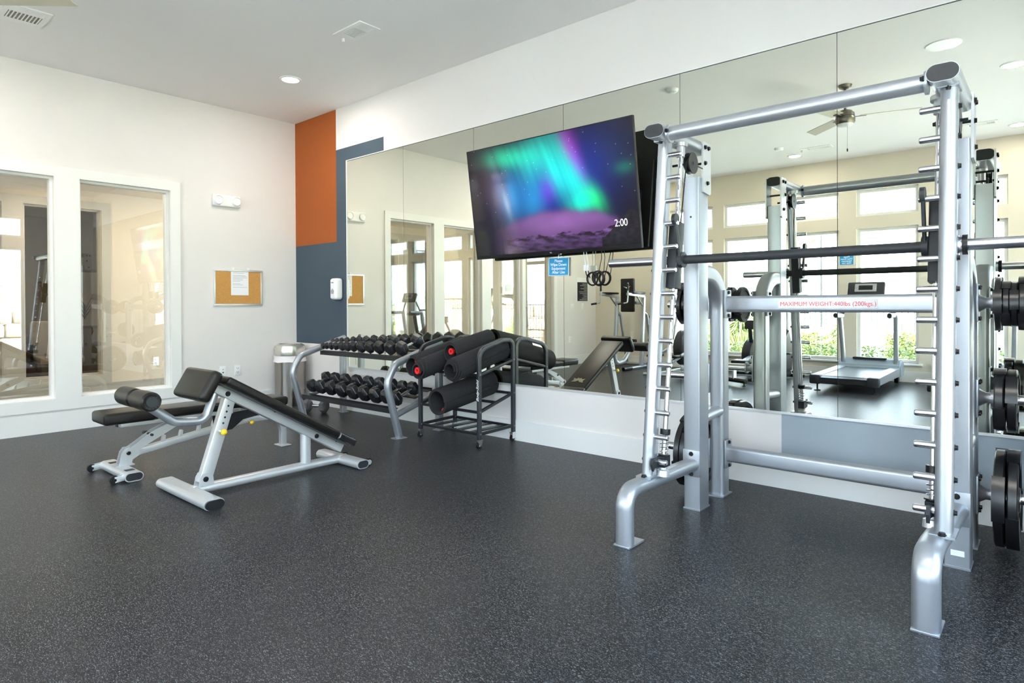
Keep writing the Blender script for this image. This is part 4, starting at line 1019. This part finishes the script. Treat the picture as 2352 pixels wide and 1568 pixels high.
b = B()
for s_ in (-.032, .026): b.prism([(X2+s_, -2.63, .06), (X2+s_, -2.55, .06), (X2+s_, -2.54, .10), (X2+s_, -2.48, .135), (X2+s_, -2.49, .185), (X2+s_, -2.585, .185), (X2+s_, -2.605, .16)], (.006, 0, 0))
b.box(X2-.04, X2+.04, -2.65, -2.53, .062, .070); b.build('pivot_bracket', m_pale, b2)
b = B(); bolt(b, (X2+.032, -2.565, .150), (1, 0, 0), .013); b.build('bolt', m_black, b2)
b = B(); b.sweep(fillet([(X2, -2.53, .140), (X2, -1.70, .262), (X2, -1.395, .255), (X2, -1.395, .008)], [.4, .15], 9), rrect(.052, .046, .004), (1, 0, 0)); b.build('ratchet_beam', m_pale, b2)
b = B(); b.box(X2-.062, X2+.062, -1.44, -1.35, 0, .008, bev=.002); b.build('foot_plate', m_pale, b2)
for y in (-2.33, -2.21, -2.08, -1.97):
    z = .14+(y+2.53)*.147+.02
    b = B(); b.prism([(X2-.02, y-.012, z), (X2-.02, y+.008, z), (X2-.02, y+.012, z+.045), (X2-.02, y-.002, z+.045)], (.04, 0, 0)); b.build('ratchet_tooth', m_pale, b2)
b = B()
for s_ in (-.034, .030): b.prism([(X2+s_, -2.59, .165), (X2+s_, -2.555, .135), (X2+s_, -2.25, .29), (X2+s_, -2.10, .352), (X2+s_, -2.13, .385), (X2+s_, -2.40, .285)], (.005, 0, 0))
b.build('support_link', m_pale, b2)
b = B(); b.sweep([(X2, -2.43, .235), (X2, -2.17, .335)], rrect(.04, .03, .003), (1, 0, 0)); b.build('inner_link', mat('pale_blue_steel', (.50, .55, .62), .4, .4), b2)
b = B(); b.cyl((X2-.07, -2.42, .255), (X2+.05, -2.42, .255), .010, 10); b.lathe((X2-.10, -2.42, .255), (1, 0, 0), [(0, .016), (.04, .016)], 14); b.build('pivot_pin', m_dark, b2)
b = B(); b.sweep([(X2, -2.625, .355), (X2, -1.85, .350)], rrect(.15, .030, .003), (1, 0, 0)); b.build('seat_frame', m_pale, b2)
b = B(); b.box(X2-.02, X2+.02, -2.632, -2.60, .338, .373); b.build('frame_plug', m_dark, b2)
b = B(); b.box(2.045, 2.305, -2.62, -1.78, .378, .440, bev=.018, seg=4); b.build('back_pad', m_vinyl, b2)
b = B(); b.box(2.035, 2.315, -2.745, -2.42, .372, .452, bev=.022, seg=4); b.build('head_pad', m_vinyl, b2)
b = B(); b.box(2.045, 2.305, -1.76, -1.415, .355, .425, bev=.018, seg=4); b.build('seat_pad', m_vinyl, b2)
b = B(); b.box(X2-.02, X2+.02, -1.76, -1.44, .325, .355); b.box(X2-.02, X2+.02, -1.66, -1.60, .25, .33); b.build('seat_post', m_pale, b2)
b = B(); b.prism([(X2+.03, -1.99, .33), (X2+.03, -1.62, .345), (X2+.03, -1.60, .290), (X2+.03, -1.75, .270), (X2+.03, -1.84, .205), (X2+.03, -1.93, .20), (X2+.03, -1.98, .225)], (.005, 0, 0)); b.build('sector_plate', m_blackm, b2)
b = B(); b.lathe((X2+.035, -1.70, .248), (1, 0, 0), [(0, .008), (.03, .008)], 10); b.build('pin', m_sleeve, b2)
b = B(); b.sphere((X2+.078, -1.70, .243), .017); b.build('knob', m_yellow, b2)

# ================================================================= captain chair station (far corner, seen in the mirror)
e = thing('captain_chair', (1.1, -6.0, 0), 'silver captain chair dip station in the far corner, seen in mirror', 'exercise machine')
for x in (.84, 1.40):
    b = B(); b.sweep([(x, -6.02, .05), (x, -6.12, 1.30)], rrect(.055, .07, .006), (1, 0, 0)); b.build('upright', m_silver, e)
    b = B(); b.sweep(fillet([(x, -6.10, 1.02), (x, -6.22, .98), (x, -6.47, .05)], .10), circ(.028, 14), (1, 0, 0)); b.build('rear_brace', m_silver, e)
    b = B(); b.sweep([(x, -6.14, 1.30), (x, -5.55, 1.345)], rrect(.045, .045, .005), (1, 0, 0)); b.sweep([(x, -6.10, 1.12), (x, -5.88, 1.30)], circ(.013, 10), (1, 0, 0)); b.build('arm_beam', m_silver, e)
    b = B(); b.box(x-.055, x+.055, -6.10, -5.68, 1.345, 1.385, bev=.014); b.build('arm_pad', m_vinyl, e)
    b = B(); b.cyl((x, -5.56, 1.33), (x, -5.56, 1.54), .013, 12); b.sweep(fillet([(x, -5.56, 1.33), (x, -5.54, 1.19), (x-.13, -5.50, 1.17)], .03), circ(.012, 10)); b.build('handle_bar', m_silver, e)
    b = B(); b.cyl((x, -5.56, 1.40), (x, -5.56, 1.53), .018, 12); b.cyl((x-.06, -5.52, 1.18), (x-.16, -5.49, 1.165), .018, 12); b.build('hand_grip', m_black, e)
    b = B(); b.sweep([(x, -6.50, .035), (x, -5.40, .035)], stad(.06, .05), (1, 0, 0)); b.build('base_tube', m_silver, e)
    b = B(); b.cyl((x, -5.66, .035), (x, -5.40, .035), .034, 14); b.build('foot_grip', m_black, e)
b = B(); b.sweep([(.84, -6.10, 1.19), (1.40, -6.10, 1.19)], rrect(.05, .06, .005), (0, 1, 0)); b.sweep([(.84, -6.45, .035), (1.40, -6.45, .035)], stad(.06, .05), (0, 1, 0)); b.build('cross_beam', m_silver, e)
b = B(); b.box(.975, 1.255, -6.07, -6.01, 1.02, 1.635, bev=.02); bpd = b.build('back_pad', m_vinyl, e)
b = B(); b.prism([(1.04, -6.009, 1.49), (1.115, -6.009, 1.45), (1.19, -6.009, 1.49), (1.13, -6.009, 1.475), (1.10, -6.009, 1.475)], (0, .001, 0)); b.build('pad_emblem', m_paper, bpd)
b = B(); b.box(.90, 1.34, -5.98, -5.90, .44, .53, bev=.015); b.build('step_pad', m_vinyl, e)

# ================================================================= treadmills
def treadmill(x0, label):
    e = thing('treadmill', (x0+.4, -5.6, 0), label, 'treadmill', 'treadmills facing the windows')
    xa, xb = x0, x0+.80
    m_steelblue = M_TM
    b = B(); b.prism([(xa+.11, -4.86, .135), (xa+.11, -6.35, .135), (xa+.11, -6.35, .215), (xa+.11, -4.86, .205)], (xb-xa-.22, 0, 0)); b.build('deck', m_dark, e)
    b = B(); b.prism([(xa+.125, -4.90, .207), (xa+.125, -6.22, .217), (xa+.125, -6.22, .219), (xa+.125, -4.90, .209)], (xb-xa-.25, 0, 0)); b.build('running_belt', mat('belt_grey', (.10, .115, .13), .35) if 'belt_grey' not in bpy.data.materials else bpy.data.materials['belt_grey'], e)
    for x in (xa, xb-.12):
        b = B(); b.prism([(x, -4.88, .12), (x, -6.30, .12), (x, -6.30, .235), (x, -4.88, .215)], (.12, 0, 0)); b.build('side_rail', m_silver, e)
        b = B(); b.box(x-.01, x+.13, -4.90, -4.80, .10, .222, bev=.02); b.build('rear_cover', m_dark, e)
        xm = x+.06; b = B(); b.cyl((xm, -4.93, .02), (xm, -4.93, .12), .010, 10); b.lathe((xm, -4.93, 0), (0, 0, 1), [(0, .042), (.012, .040), (.022, .012)], 18); b.build('leveling_foot', m_black, e)
        b = B(); b.sweep([(xm, -6.33, .25), (xm-.02 if x == xa else xm+.02, -6.20, .97)], rrect(.055, .085, .012), (1, 0, 0)); b.build('upright', m_silver, e)
        b = B(); b.sweep([(xm, -6.22, .98), (xm, -5.85, .985)], stad(.06, .075), (1, 0, 0)); b.build('handrail', m_silver, e)
        b = B(); b.sweep([(xm, -5.86, .985), (xm, -5.84, .985)], stad(.056, .070), (1, 0, 0)); b.build('handrail_cap', m_black, e)
        b = B(); b.lathe((x+.03, -6.40, .06), (1, 0, 0), [(0, 0), (0, .055), (.05, .055), (.05, 0)], 20); b.build('transport_wheel', m_black, e)
    b = B(); b.prism([(xa+.12, -4.865, .10), (xa+.12, -4.80, .115), (xa+.12, -4.80, .19), (xa+.12, -4.865, .205)], (xb-xa-.24, 0, 0)); b.build('rear_roller', m_black, e)
    b = B(); pr = [(-6.22, .10), (-6.50, .10), (-6.55, .18), (-6.50, .32), (-6.36, .35), (-6.24, .25)]
    b.prism([(xa-.01, y, z) for y, z in pr], (xb-xa+.02, 0, 0)); bmesh.ops.bevel(b.bm, geom=b.bm.edges[:], offset=.02, segments=3, affect='EDGES'); hd = b.build('motor_hood', m_steelblue, e)
    b = B(); b.box(xa+.18, xb-.18, -6.38, -6.30, .335, .365, bev=.012); b.build('hood_vent', m_dark, hd)
    M = frame((x0+.4, -6.12, 1.36), (-1, 0, 0), (0, -.35, .94))
    b = B(); b.box(-.24, .24, -.13, .11, -.03, .03, M, bev=.022); cs_ = b.build('console', m_dark, e)
    b = B(); b.box(-.14, .14, -.045, .075, .030, .033, M); b.build('display_panel', m_print, cs_)
    b = B(); b.box(-.09, .09, -.02, .05, .033, .035, M); b.build('display_glass', m_black, cs_)
    b = B(); b.sweep([(x0+.04, -6.18, .96), (x0+.20, -6.16, 1.24)], rrect(.03, .05, .005)); b.sweep([(x0+.76, -6.18, .96), (x0+.60, -6.16, 1.24)], rrect(.03, .05, .005)); b.build('console_arm', m_dark, e)
M_TM = mat('blue_grey_plastic', (.24, .29, .34), .35)
treadmill(4.60, 'grey treadmill facing the window, reflected inside the machine frame')
treadmill(5.92, 'second treadmill mostly hidden behind the machine upright in the mirror')

# ================================================================= elliptical and exercise bike by the windows
e = thing('elliptical_trainer', (2.3, -5.7, 0), 'grey elliptical trainer with round drive cover near windows, in mirror', 'exercise machine')
b = B(); b.lathe((2.20, -5.95, .42), (1, 0, 0), [(0, .02), (0, .27), (.015, .30), (.14, .30), (.155, .27), (.155, .02)], 40); b.build('drive_cover', m_dark, e)
b = B(); b.lathe((2.19, -5.95, .42), (1, 0, 0), [(0, .10), (0, .25), (-.006, .25), (-.006, .10)], 40); b.build('cover_disc', m_print, e)
b = B(); b.sweep([(2.28, -6.30, .05), (2.28, -4.95, .05)], rrect(.07, .06, .006), (1, 0, 0)); b.sweep([(2.02, -6.30, .04), (2.54, -6.30, .04)], stad(.07, .05), (0, 1, 0)); b.sweep([(2.05, -4.95, .04), (2.51, -4.95, .04)], stad(.07, .05), (0, 1, 0)); b.build('base_frame', m_silver, e)
b = B(); b.sweep([(2.28, -6.15, .10), (2.28, -6.05, 1.35)], rrect(.07, .09, .01), (1, 0, 0)); b.build('mast', m_dark, e)
for x in (2.08, 2.48):
    b = B(); b.sweep([(x, -5.95, .45), (x, -5.05, .24)], rrect(.04, .05, .006), (1, 0, 0)); b.build('pedal_arm', m_silver, e)
    b = B(); b.box(x-.07, x+.07, -5.45, -5.10, .30, .34, bev=.01); b.build('pedal', m_black, e)
    b = B(); b.sweep(fillet([(x, -5.90, .55), (x, -6.08, 1.0), (x, -5.92, 1.45)], .2), circ(.018, 12), (1, 0, 0)); b.build('moving_handle', m_silver, e)
M = frame((2.28, -6.04, 1.42), (-1, 0, 0), (0, -.3, .95)); b = B(); b.box(-.18, .18, -.12, .12, -.03, .02, M, bev=.02); b.build('console', m_dark, e)
BX = 3.92
e = thing('exercise_bike', (BX, -5.6, 0), 'dark upright exercise bike by the windows, reflected in left glass', 'exercise machine')
b = B(); b.sweep([(BX, -6.10, .08), (BX, -5.10, .08)], rrect(.10, .08, .01), (1, 0, 0)); b.build('base_frame', m_dark, e)
b = B(); b.sweep([(BX-.24, -5.10, .05), (BX+.24, -5.10, .05)], stad(.07, .05), (0, 1, 0)); b.sweep([(BX-.24, -6.10, .05), (BX+.24, -6.10, .05)], stad(.07, .05), (0, 1, 0)); b.build('stabilizer', m_black, e)
b = B(); b.prism([(BX-.08, -5.45, .12), (BX-.08, -6.05, .12), (BX-.08, -6.10, .50), (BX-.08, -5.90, .78), (BX-.08, -5.62, .60), (BX-.08, -5.42, .35)], (.16, 0, 0)); bmesh.ops.bevel(b.bm, geom=b.bm.edges[:], offset=.02, segments=2, affect='EDGES'); b.build('drive_housing', m_dark, e)
b = B(); b.sweep([(BX, -5.92, .66), (BX, -5.98, 1.10)], rrect(.07, .08, .01), (1, 0, 0)); b.build('mast', m_dark, e)
M = frame((BX, -5.96, 1.16), (-1, 0, 0), (0, -.4, .9)); b = B(); b.box(-.14, .14, -.10, .10, -.03, .02, M, bev=.02); b.build('console', m_dark, e)
b = B(); b.sweep(fillet([(BX-.22, -5.70, 1.05), (BX-.15, -5.93, 1.05), (BX+.15, -5.93, 1.05), (BX+.22, -5.70, 1.05)], .04), circ(.015, 10), (0, 0, 1)); b.build('handlebar', m_black, e)
b = B(); b.sweep([(BX, -5.48, .35), (BX, -5.36, .92)], rrect(.05, .07, .01), (1, 0, 0)); b.build('seat_post', m_dark, e)
b = B(); b.prism([(BX-.11, -5.20, .93), (BX+.11, -5.20, .93), (BX+.09, -5.34, .93), (BX+.025, -5.52, .93), (BX-.025, -5.52, .93), (BX-.09, -5.34, .93)], (0, 0, .06)); bmesh.ops.bevel(b.bm, geom=b.bm.edges[:], offset=.018, segments=3, affect='EDGES'); b.build('saddle', m_vinyl, e)
for x, z in ((BX-.14, .20), (BX+.14, .42)):
    b = B(); b.cyl((BX, -5.62, .31), (x, -5.62, z), .012, 10); b.box(x-.05, x+.05, -5.67, -5.57, z-.012, z+.012, bev=.004); b._build('pedal', m_black, e)
e = thing('rowing_machine', (3.5, -5.2, 0), 'low rowing machine with dark seat and silver rail, seen in mirror', 'exercise machine')
b = B(); b.sweep([(3.40, -6.00, .30), (3.60, -4.78, .235)], rrect(.07, .09, .012), (1, 0, 0)); b.build('slide_rail', m_silver, e)
b = B(); b.box(3.48, 3.70, -5.12, -4.92, .285, .345, bev=.022); b.build('seat', m_vinyl, e)
b = B(); b.sweep([(3.42, -4.84, .075), (3.80, -4.66, .075)], rrect(.06, .045, .01)); b.build('rear_foot_bar', m_black, e)
b = B(); b.sweep([(3.59, -4.79, .22), (3.60, -4.76, .09)], rrect(.05, .05, .008)); b.build('rear_leg', m_silver, e)
b = B()
for x, y in ((3.46, -4.82), (3.77, -4.68)): b.lathe((x, y, 0), (0, 0, 1), [(0, .022), (.014, .02), (.022, .008), (.058, .008)], 12)
b.build('leveling_foot', m_black, e)
b = B(); b.lathe((3.30, -6.12, .34), (1, .1, 0), [(0, .02), (0, .24), (.02, .26), (.12, .26), (.14, .24), (.14, .02)], 36); b.build('flywheel_cover', m_dark, e)
b = B(); b.sweep([(3.38, -6.05, .40), (3.42, -5.85, .80)], rrect(.05, .05, .008)); b.box(3.34, 3.50, -5.88, -5.84, .76, .90, bev=.01); b._build('monitor_arm', m_dark, e)
b = B(); b.sweep([(3.10, -6.10, .04), (3.60, -6.10, .04)], stad(.07, .05), (0, 1, 0)); b.build('front_foot_bar', m_black, e)

# ================================================================= office things behind the corridor windows
e = thing('office_chair', (-3.0, -1.75, 0), 'beige upholstered swivel chair behind the corridor glass', 'chair')
b = B(); b.box(-3.25, -2.75, -2.0, -1.5, .42, .52, bev=.03); b.build('seat', m_beige, e)
b = B(); b.box(-3.30, -3.18, -2.0, -1.5, .50, .98, bev=.04); b.build('backrest', m_beige, e)
b = B()
for y in (-2.03, -1.47): b.box(-3.2, -2.85, y-.02, y+.02, .64, .68, bev=.008); b.box(-3.05, -3.01, y-.015, y+.015, .45, .65)
b.build('armrest', m_black, e)
b = B(); b.cyl((-3, -1.75, .09), (-3, -1.75, .42), .025)
for k in range(5): a = 2*PI*k/5; b.tube([(-3, -1.75, .10), (-3+.28*math.cos(a), -1.75+.28*math.sin(a), .06)], .018, 8); b.sphere((-3+.28*math.cos(a), -1.75+.28*math.sin(a), .03), .03)
b.build('swivel_base', m_black, e)
e = thing('armchair', (-3.1, -2.75, 0), 'dark blue armchair behind the left corridor window', 'chair')
b = B(); b.box(-3.5, -2.7, -3.1, -2.35, .15, .42, bev=.04); b.build('seat', m_sofa, e)
b = B(); b.box(-3.6, -3.4, -3.1, -2.35, .40, .90, bev=.05); b.build('backrest', m_sofa, e)
b = B(); b.box(-3.5, -2.7, -3.2, -3.08, .15, .62, bev=.04); b.box(-3.5, -2.7, -2.37, -2.25, .15, .62, bev=.04); b.build('armrest', m_sofa, e)
b = B()
for x in (-3.45, -2.75):
    for y in (-3.12, -2.33): b.cyl((x, y, 0), (x, y, .16), .02, 10)
b.build('chair_leg', m_black, e)
e = thing('desk', (-4.4, -2.6, 0), 'dark wooden desk at the back of the office', 'desk')
b = B(); b.box(-4.8, -4.0, -3.6, -1.7, .72, .76); b.build('desk_top', m_wood, e)
b = B(); b.box(-4.8, -4.05, -3.6, -3.55, 0, .72); b.box(-4.8, -4.05, -1.75, -1.7, 0, .72); b.box(-4.2, -4.17, -3.55, -1.75, .1, .72); b.build('desk_panel', m_wood, e)
e = thing('framed_picture', (-5.29, -.75, 1.3), 'tall framed dark plant picture on the office wall', 'picture')
b = B(); b.box(-5.299, -5.27, -1.05, -.60, .80, 1.80); b.build('picture_frame', m_wood, e)
b = B(); b.box(-5.27, -5.268, -1.00, -.65, .85, 1.75); b.build('picture_print', m_beige, e)
b = B()
for k in range(7): b.prism([(-5.267, -.83, .95+k*.03), (-5.267, -.83+(.13 if k % 2 else -.13), 1.15+k*.05), (-5.267, -.82, 1.0+k*.03)], (.001, 0, 0))
b.build('picture_motif', m_darkgap, e)

# ================================================================= outdoors
b = B(); b.quad((-30, -45, -.06), (45, -45, -.06), (45, YF-.16, -.06), (-30, YF-.16, -.06)); b.quad((XR+.16, YF-.16, -.06), (45, YF-.16, -.06), (45, 30, -.06), (XR+.16, 30, -.06)); struct(b.build('ground_paving', m_concrete))
def foliage(b, x0, x1, y0, y1, z0, z1, n, s=.05):
    for _ in range(n):
        x, y, z = random.uniform(x0, x1), random.uniform(y0, y1), random.uniform(z0, z1)
        d1 = Vector((random.gauss(0, 1), random.gauss(0, 1), random.gauss(0, .6))).normalized()*s; d2 = d1.cross(Vector((random.gauss(0, 1), random.gauss(0, 1), random.gauss(0, 1)))).normalized()*s*.45; p = Vector((x, y, z))
        b.quad(p-d1, p+d2, p+d1, p-d2)
b = B(); foliage(b, -.5, 7.6, -8.3, -7.6, -.05, .42, 9000, .036); tag(b.build('low_hedge', m_leaf, smooth=0, recalc=False), 'low leafy hedge just outside the window wall', 'hedge')
b = B(); b.box(-8, 14, -11.2, -8.9, -.06, -.02); struct(b.build('ground_bed', m_dirt))
def grass_clump(x, y, h, n, label, mm=m_leaf2):
    b = B()
    for _ in range(n):
        a = random.uniform(0, 2*PI); r = random.uniform(.2, .75)*h; hh = h*random.uniform(.6, 1.05); w = .012
        d_ = Vector((math.cos(a), math.sin(a), 0)); s_ = Vector((-math.sin(a), math.cos(a), 0))*w
        p0 = Vector((x, y, -.05))+d_*.05; p1 = p0+d_*r*.35+Vector((0, 0, hh*.75)); p2 = p0+d_*r+Vector((0, 0, hh*.62))
        b.quad(p0-s_, p0+s_, p1+s_*.8, p1-s_*.8); b.quad(p1-s_*.8, p1+s_*.8, p2)
    return tag(b.build('ornamental_grass', mm, smooth=0, recalc=False), label, 'plant', 'ornamental grasses outside')
grass_clump(1.9, -9.5, 1.35, 1100, 'Tall arching ornamental grass outside the second window from the corner')
grass_clump(4.0, -9.3, 1.05, 500, 'Arching ornamental grass outside behind the exercise bike')
grass_clump(5.6, -10.6, .8, 260, 'Spiky grass clump in front of the iron fence')
grass_clump(.1, -9.4, 1.1, 300, 'Arching ornamental grass nearest the left wall outside')
e = thing('iron_fence', (4, -11.5, 0), 'black iron picket fence behind the planting outside', 'fence')
b = B()
for k in range(170): x = -6+k*.115; b.box(x-.008, x+.008, -11.508, -11.492, -.05, 1.30)
tag(b.build('pickets', m_fence, e), None, None, None, 'stuff')
b = B(); b.box(-6, 13.5, -11.515, -11.485, 1.14, 1.17); b.box(-6, 13.5, -11.515, -11.485, .10, .13); b.build('fence_rail', m_fence, e)
e = thing('pergola', (1.5, -14, 0), 'reddish timber pergola with slanted braces outside', 'pergola')
for x in (-.6, 1.7, 5.6, 7.8):
    b = B(); b.box(x-.08, x+.08, -14.08, -13.92, -.05, 2.9); b.build('post', m_timber, e)
    b = B(); b.sweep([(x, -14, 2.1), (x+.45, -14, 2.85)], rrect(.09, .09, .005), (0, 1, 0)); b.sweep([(x, -14, 2.1), (x-.45, -14, 2.85)], rrect(.09, .09, .005), (0, 1, 0)); b.build('brace', m_timber, e)
b = B(); b.box(-1.5, 9, -14.1, -13.9, 2.85, 3.05)
for k in range(16): b.box(-1.3+k*.66, -1.22+k*.66, -15.6, -13.2, 3.05, 3.2)
b.build('rafters', m_timber, e)
b = B(); b.box(11.2, 14, -18, -15, -.05, 3.1); tag(b.build('pool_house', m_siding), 'pale block of a pool house beyond the pergola', 'building')
for k, (x, y, w_, h_) in enumerate(((.8, -10.9, .9, .7), (3.0, -11.0, .7, .5), (4.7, -10.9, .6, .55), (7.2, -10.8, .8, .6))):
    b = B(); foliage(b, x-w_/2, x+w_/2, y-.25, y+.25, -.05, h_, 1300, .05); tag(b.build('round_shrub', m_leaf, smooth=0, recalc=False), '%s bushy shrub from the left in front of the iron fence' % ('First', 'Second', 'Third', 'Last')[k], 'plant', 'shrubs along the fence')
e = thing('flood_light_pole', (3.1, -9.6, 0), 'thin dark pole standing outside the windows', 'pole')
b = B(); b.cyl((3.4, -9.9, -.05), (3.4, -9.9, 2.7), .022, 10); b.build('pole_shaft', m_fence, e)
# right side: stone retaining wall, bank, siding house
b = B()
for row in range(3):
    y = -14
    while y < 6:
        w = random.uniform(.45, .95); b.box(14.6-row*.0+row*.15, 15.3+row*.15, y, y+w-.03, -.06+row*.38, .30+row*.38, bev=.07, seg=2); y += w
tag(b.build('stone_retaining_wall', m_stone), 'rough limestone block retaining wall outside the right windows', 'wall')
b = B(); b.quad((15.7, -16, .95), (25.9, -16, 1.9), (25.9, 10, 1.9), (15.7, 10, .95)); tag(b.build('grass_bank', m_leaf2, smooth=0), 'sunlit grass bank above the stone retaining wall', 'grass', None, 'stuff')
b = B(); b.box(26, 33, -14, 6, 1, 8)
for k in range(28): b.box(25.98, 26, -14, 6, 1.2+k*.22, 1.22+k*.22)
tag(b.build('siding_house', m_siding), 'pale house with horizontal siding above the bank', 'building')
b = B(); b.quad((XR+.3, -16, -.05), (14.6, -16, -.05), (14.6, 10, -.05), (XR+.3, 10, -.05)); struct(b.build('ground_gravel', m_dirt))
# entry side: brick column, stones, hedge
e = thing('porch_column', (-1.1, -8.6, 0), 'square porch column with pale block base outside the entry', 'column')
b = B(); b.box(-1.4, -.8, -8.9, -8.3, -.05, 1.15); b.build('block_base', m_brick, e)
b = B(); b.box(-1.3, -.9, -8.8, -8.4, 1.15, 3.2); b.build('column_shaft', m_siding, e)
b = B()
for row in range(3):
    x = -9
    while x < 0.6:
        w = random.uniform(.5, 1.0); b.box(x, x+w-.03, -12.9+row*.1, -12.2, -.06+row*.4, .31+row*.4, bev=.07, seg=2); x += w
tag(b.build('stone_retaining_wall', m_stone), 'limestone block retaining wall beyond the entry column', 'wall')
b = B(); foliage(b, -4, -1.6, -11, -10.2, 0, .8, 1500, .07); tag(b.build('round_shrub', m_leaf, smooth=0, recalc=False), 'bushy green shrub outside the entry', 'plant')

# corner of the plot seen in the window reflections: column, tan bank, stone wall, house
e = thing('porch_column', (7.9, -8.6, 0), 'porch column with pale block base, reflected in the left windows', 'column')
b = B(); b.box(7.55, 8.25, -8.95, -8.25, -.05, 1.25); b.build('block_base', m_brick, e)
b = B(); b.box(7.62, 8.18, -8.88, -8.32, 1.25, 2.75); b.build('column_shaft', m_siding, e)
b = B(); b.box(7.55, 8.25, -8.95, -8.25, 2.75, 2.85); b.build('column_cap', m_fence, e)
b = B(); b.prism([(8.8, -12.3, -.06), (8.8, -13.6, 1.0), (8.8, -14.4, 1.0), (8.8, -14.4, -.06)], (5.6, 0, 0)); struct(b.build('ground_bank', m_dirt))
b = B()
for row in range(2):
    x = 8.8
    while x < 14.2:
        w = random.uniform(.45, .9); b.box(x, x+w-.03, -14.95, -14.42, 1.0+row*.42-1.0*(row < 0), 1.40+row*.42, bev=.07); x += w
b.box(8.8, 14.3, -14.9, -14.5, -.05, 1.0)
tag(b.build('stone_retaining_wall', m_stone), 'limestone block wall on top of a tan bank outside', 'wall')
b = B(); foliage(b, 8.9, 13, -10.9, -10.3, -.05, .55, 1500, .07); tag(b.build('low_hedge', m_leaf, smooth=0, recalc=False), 'short hedge between the porch column and the bank', 'hedge')
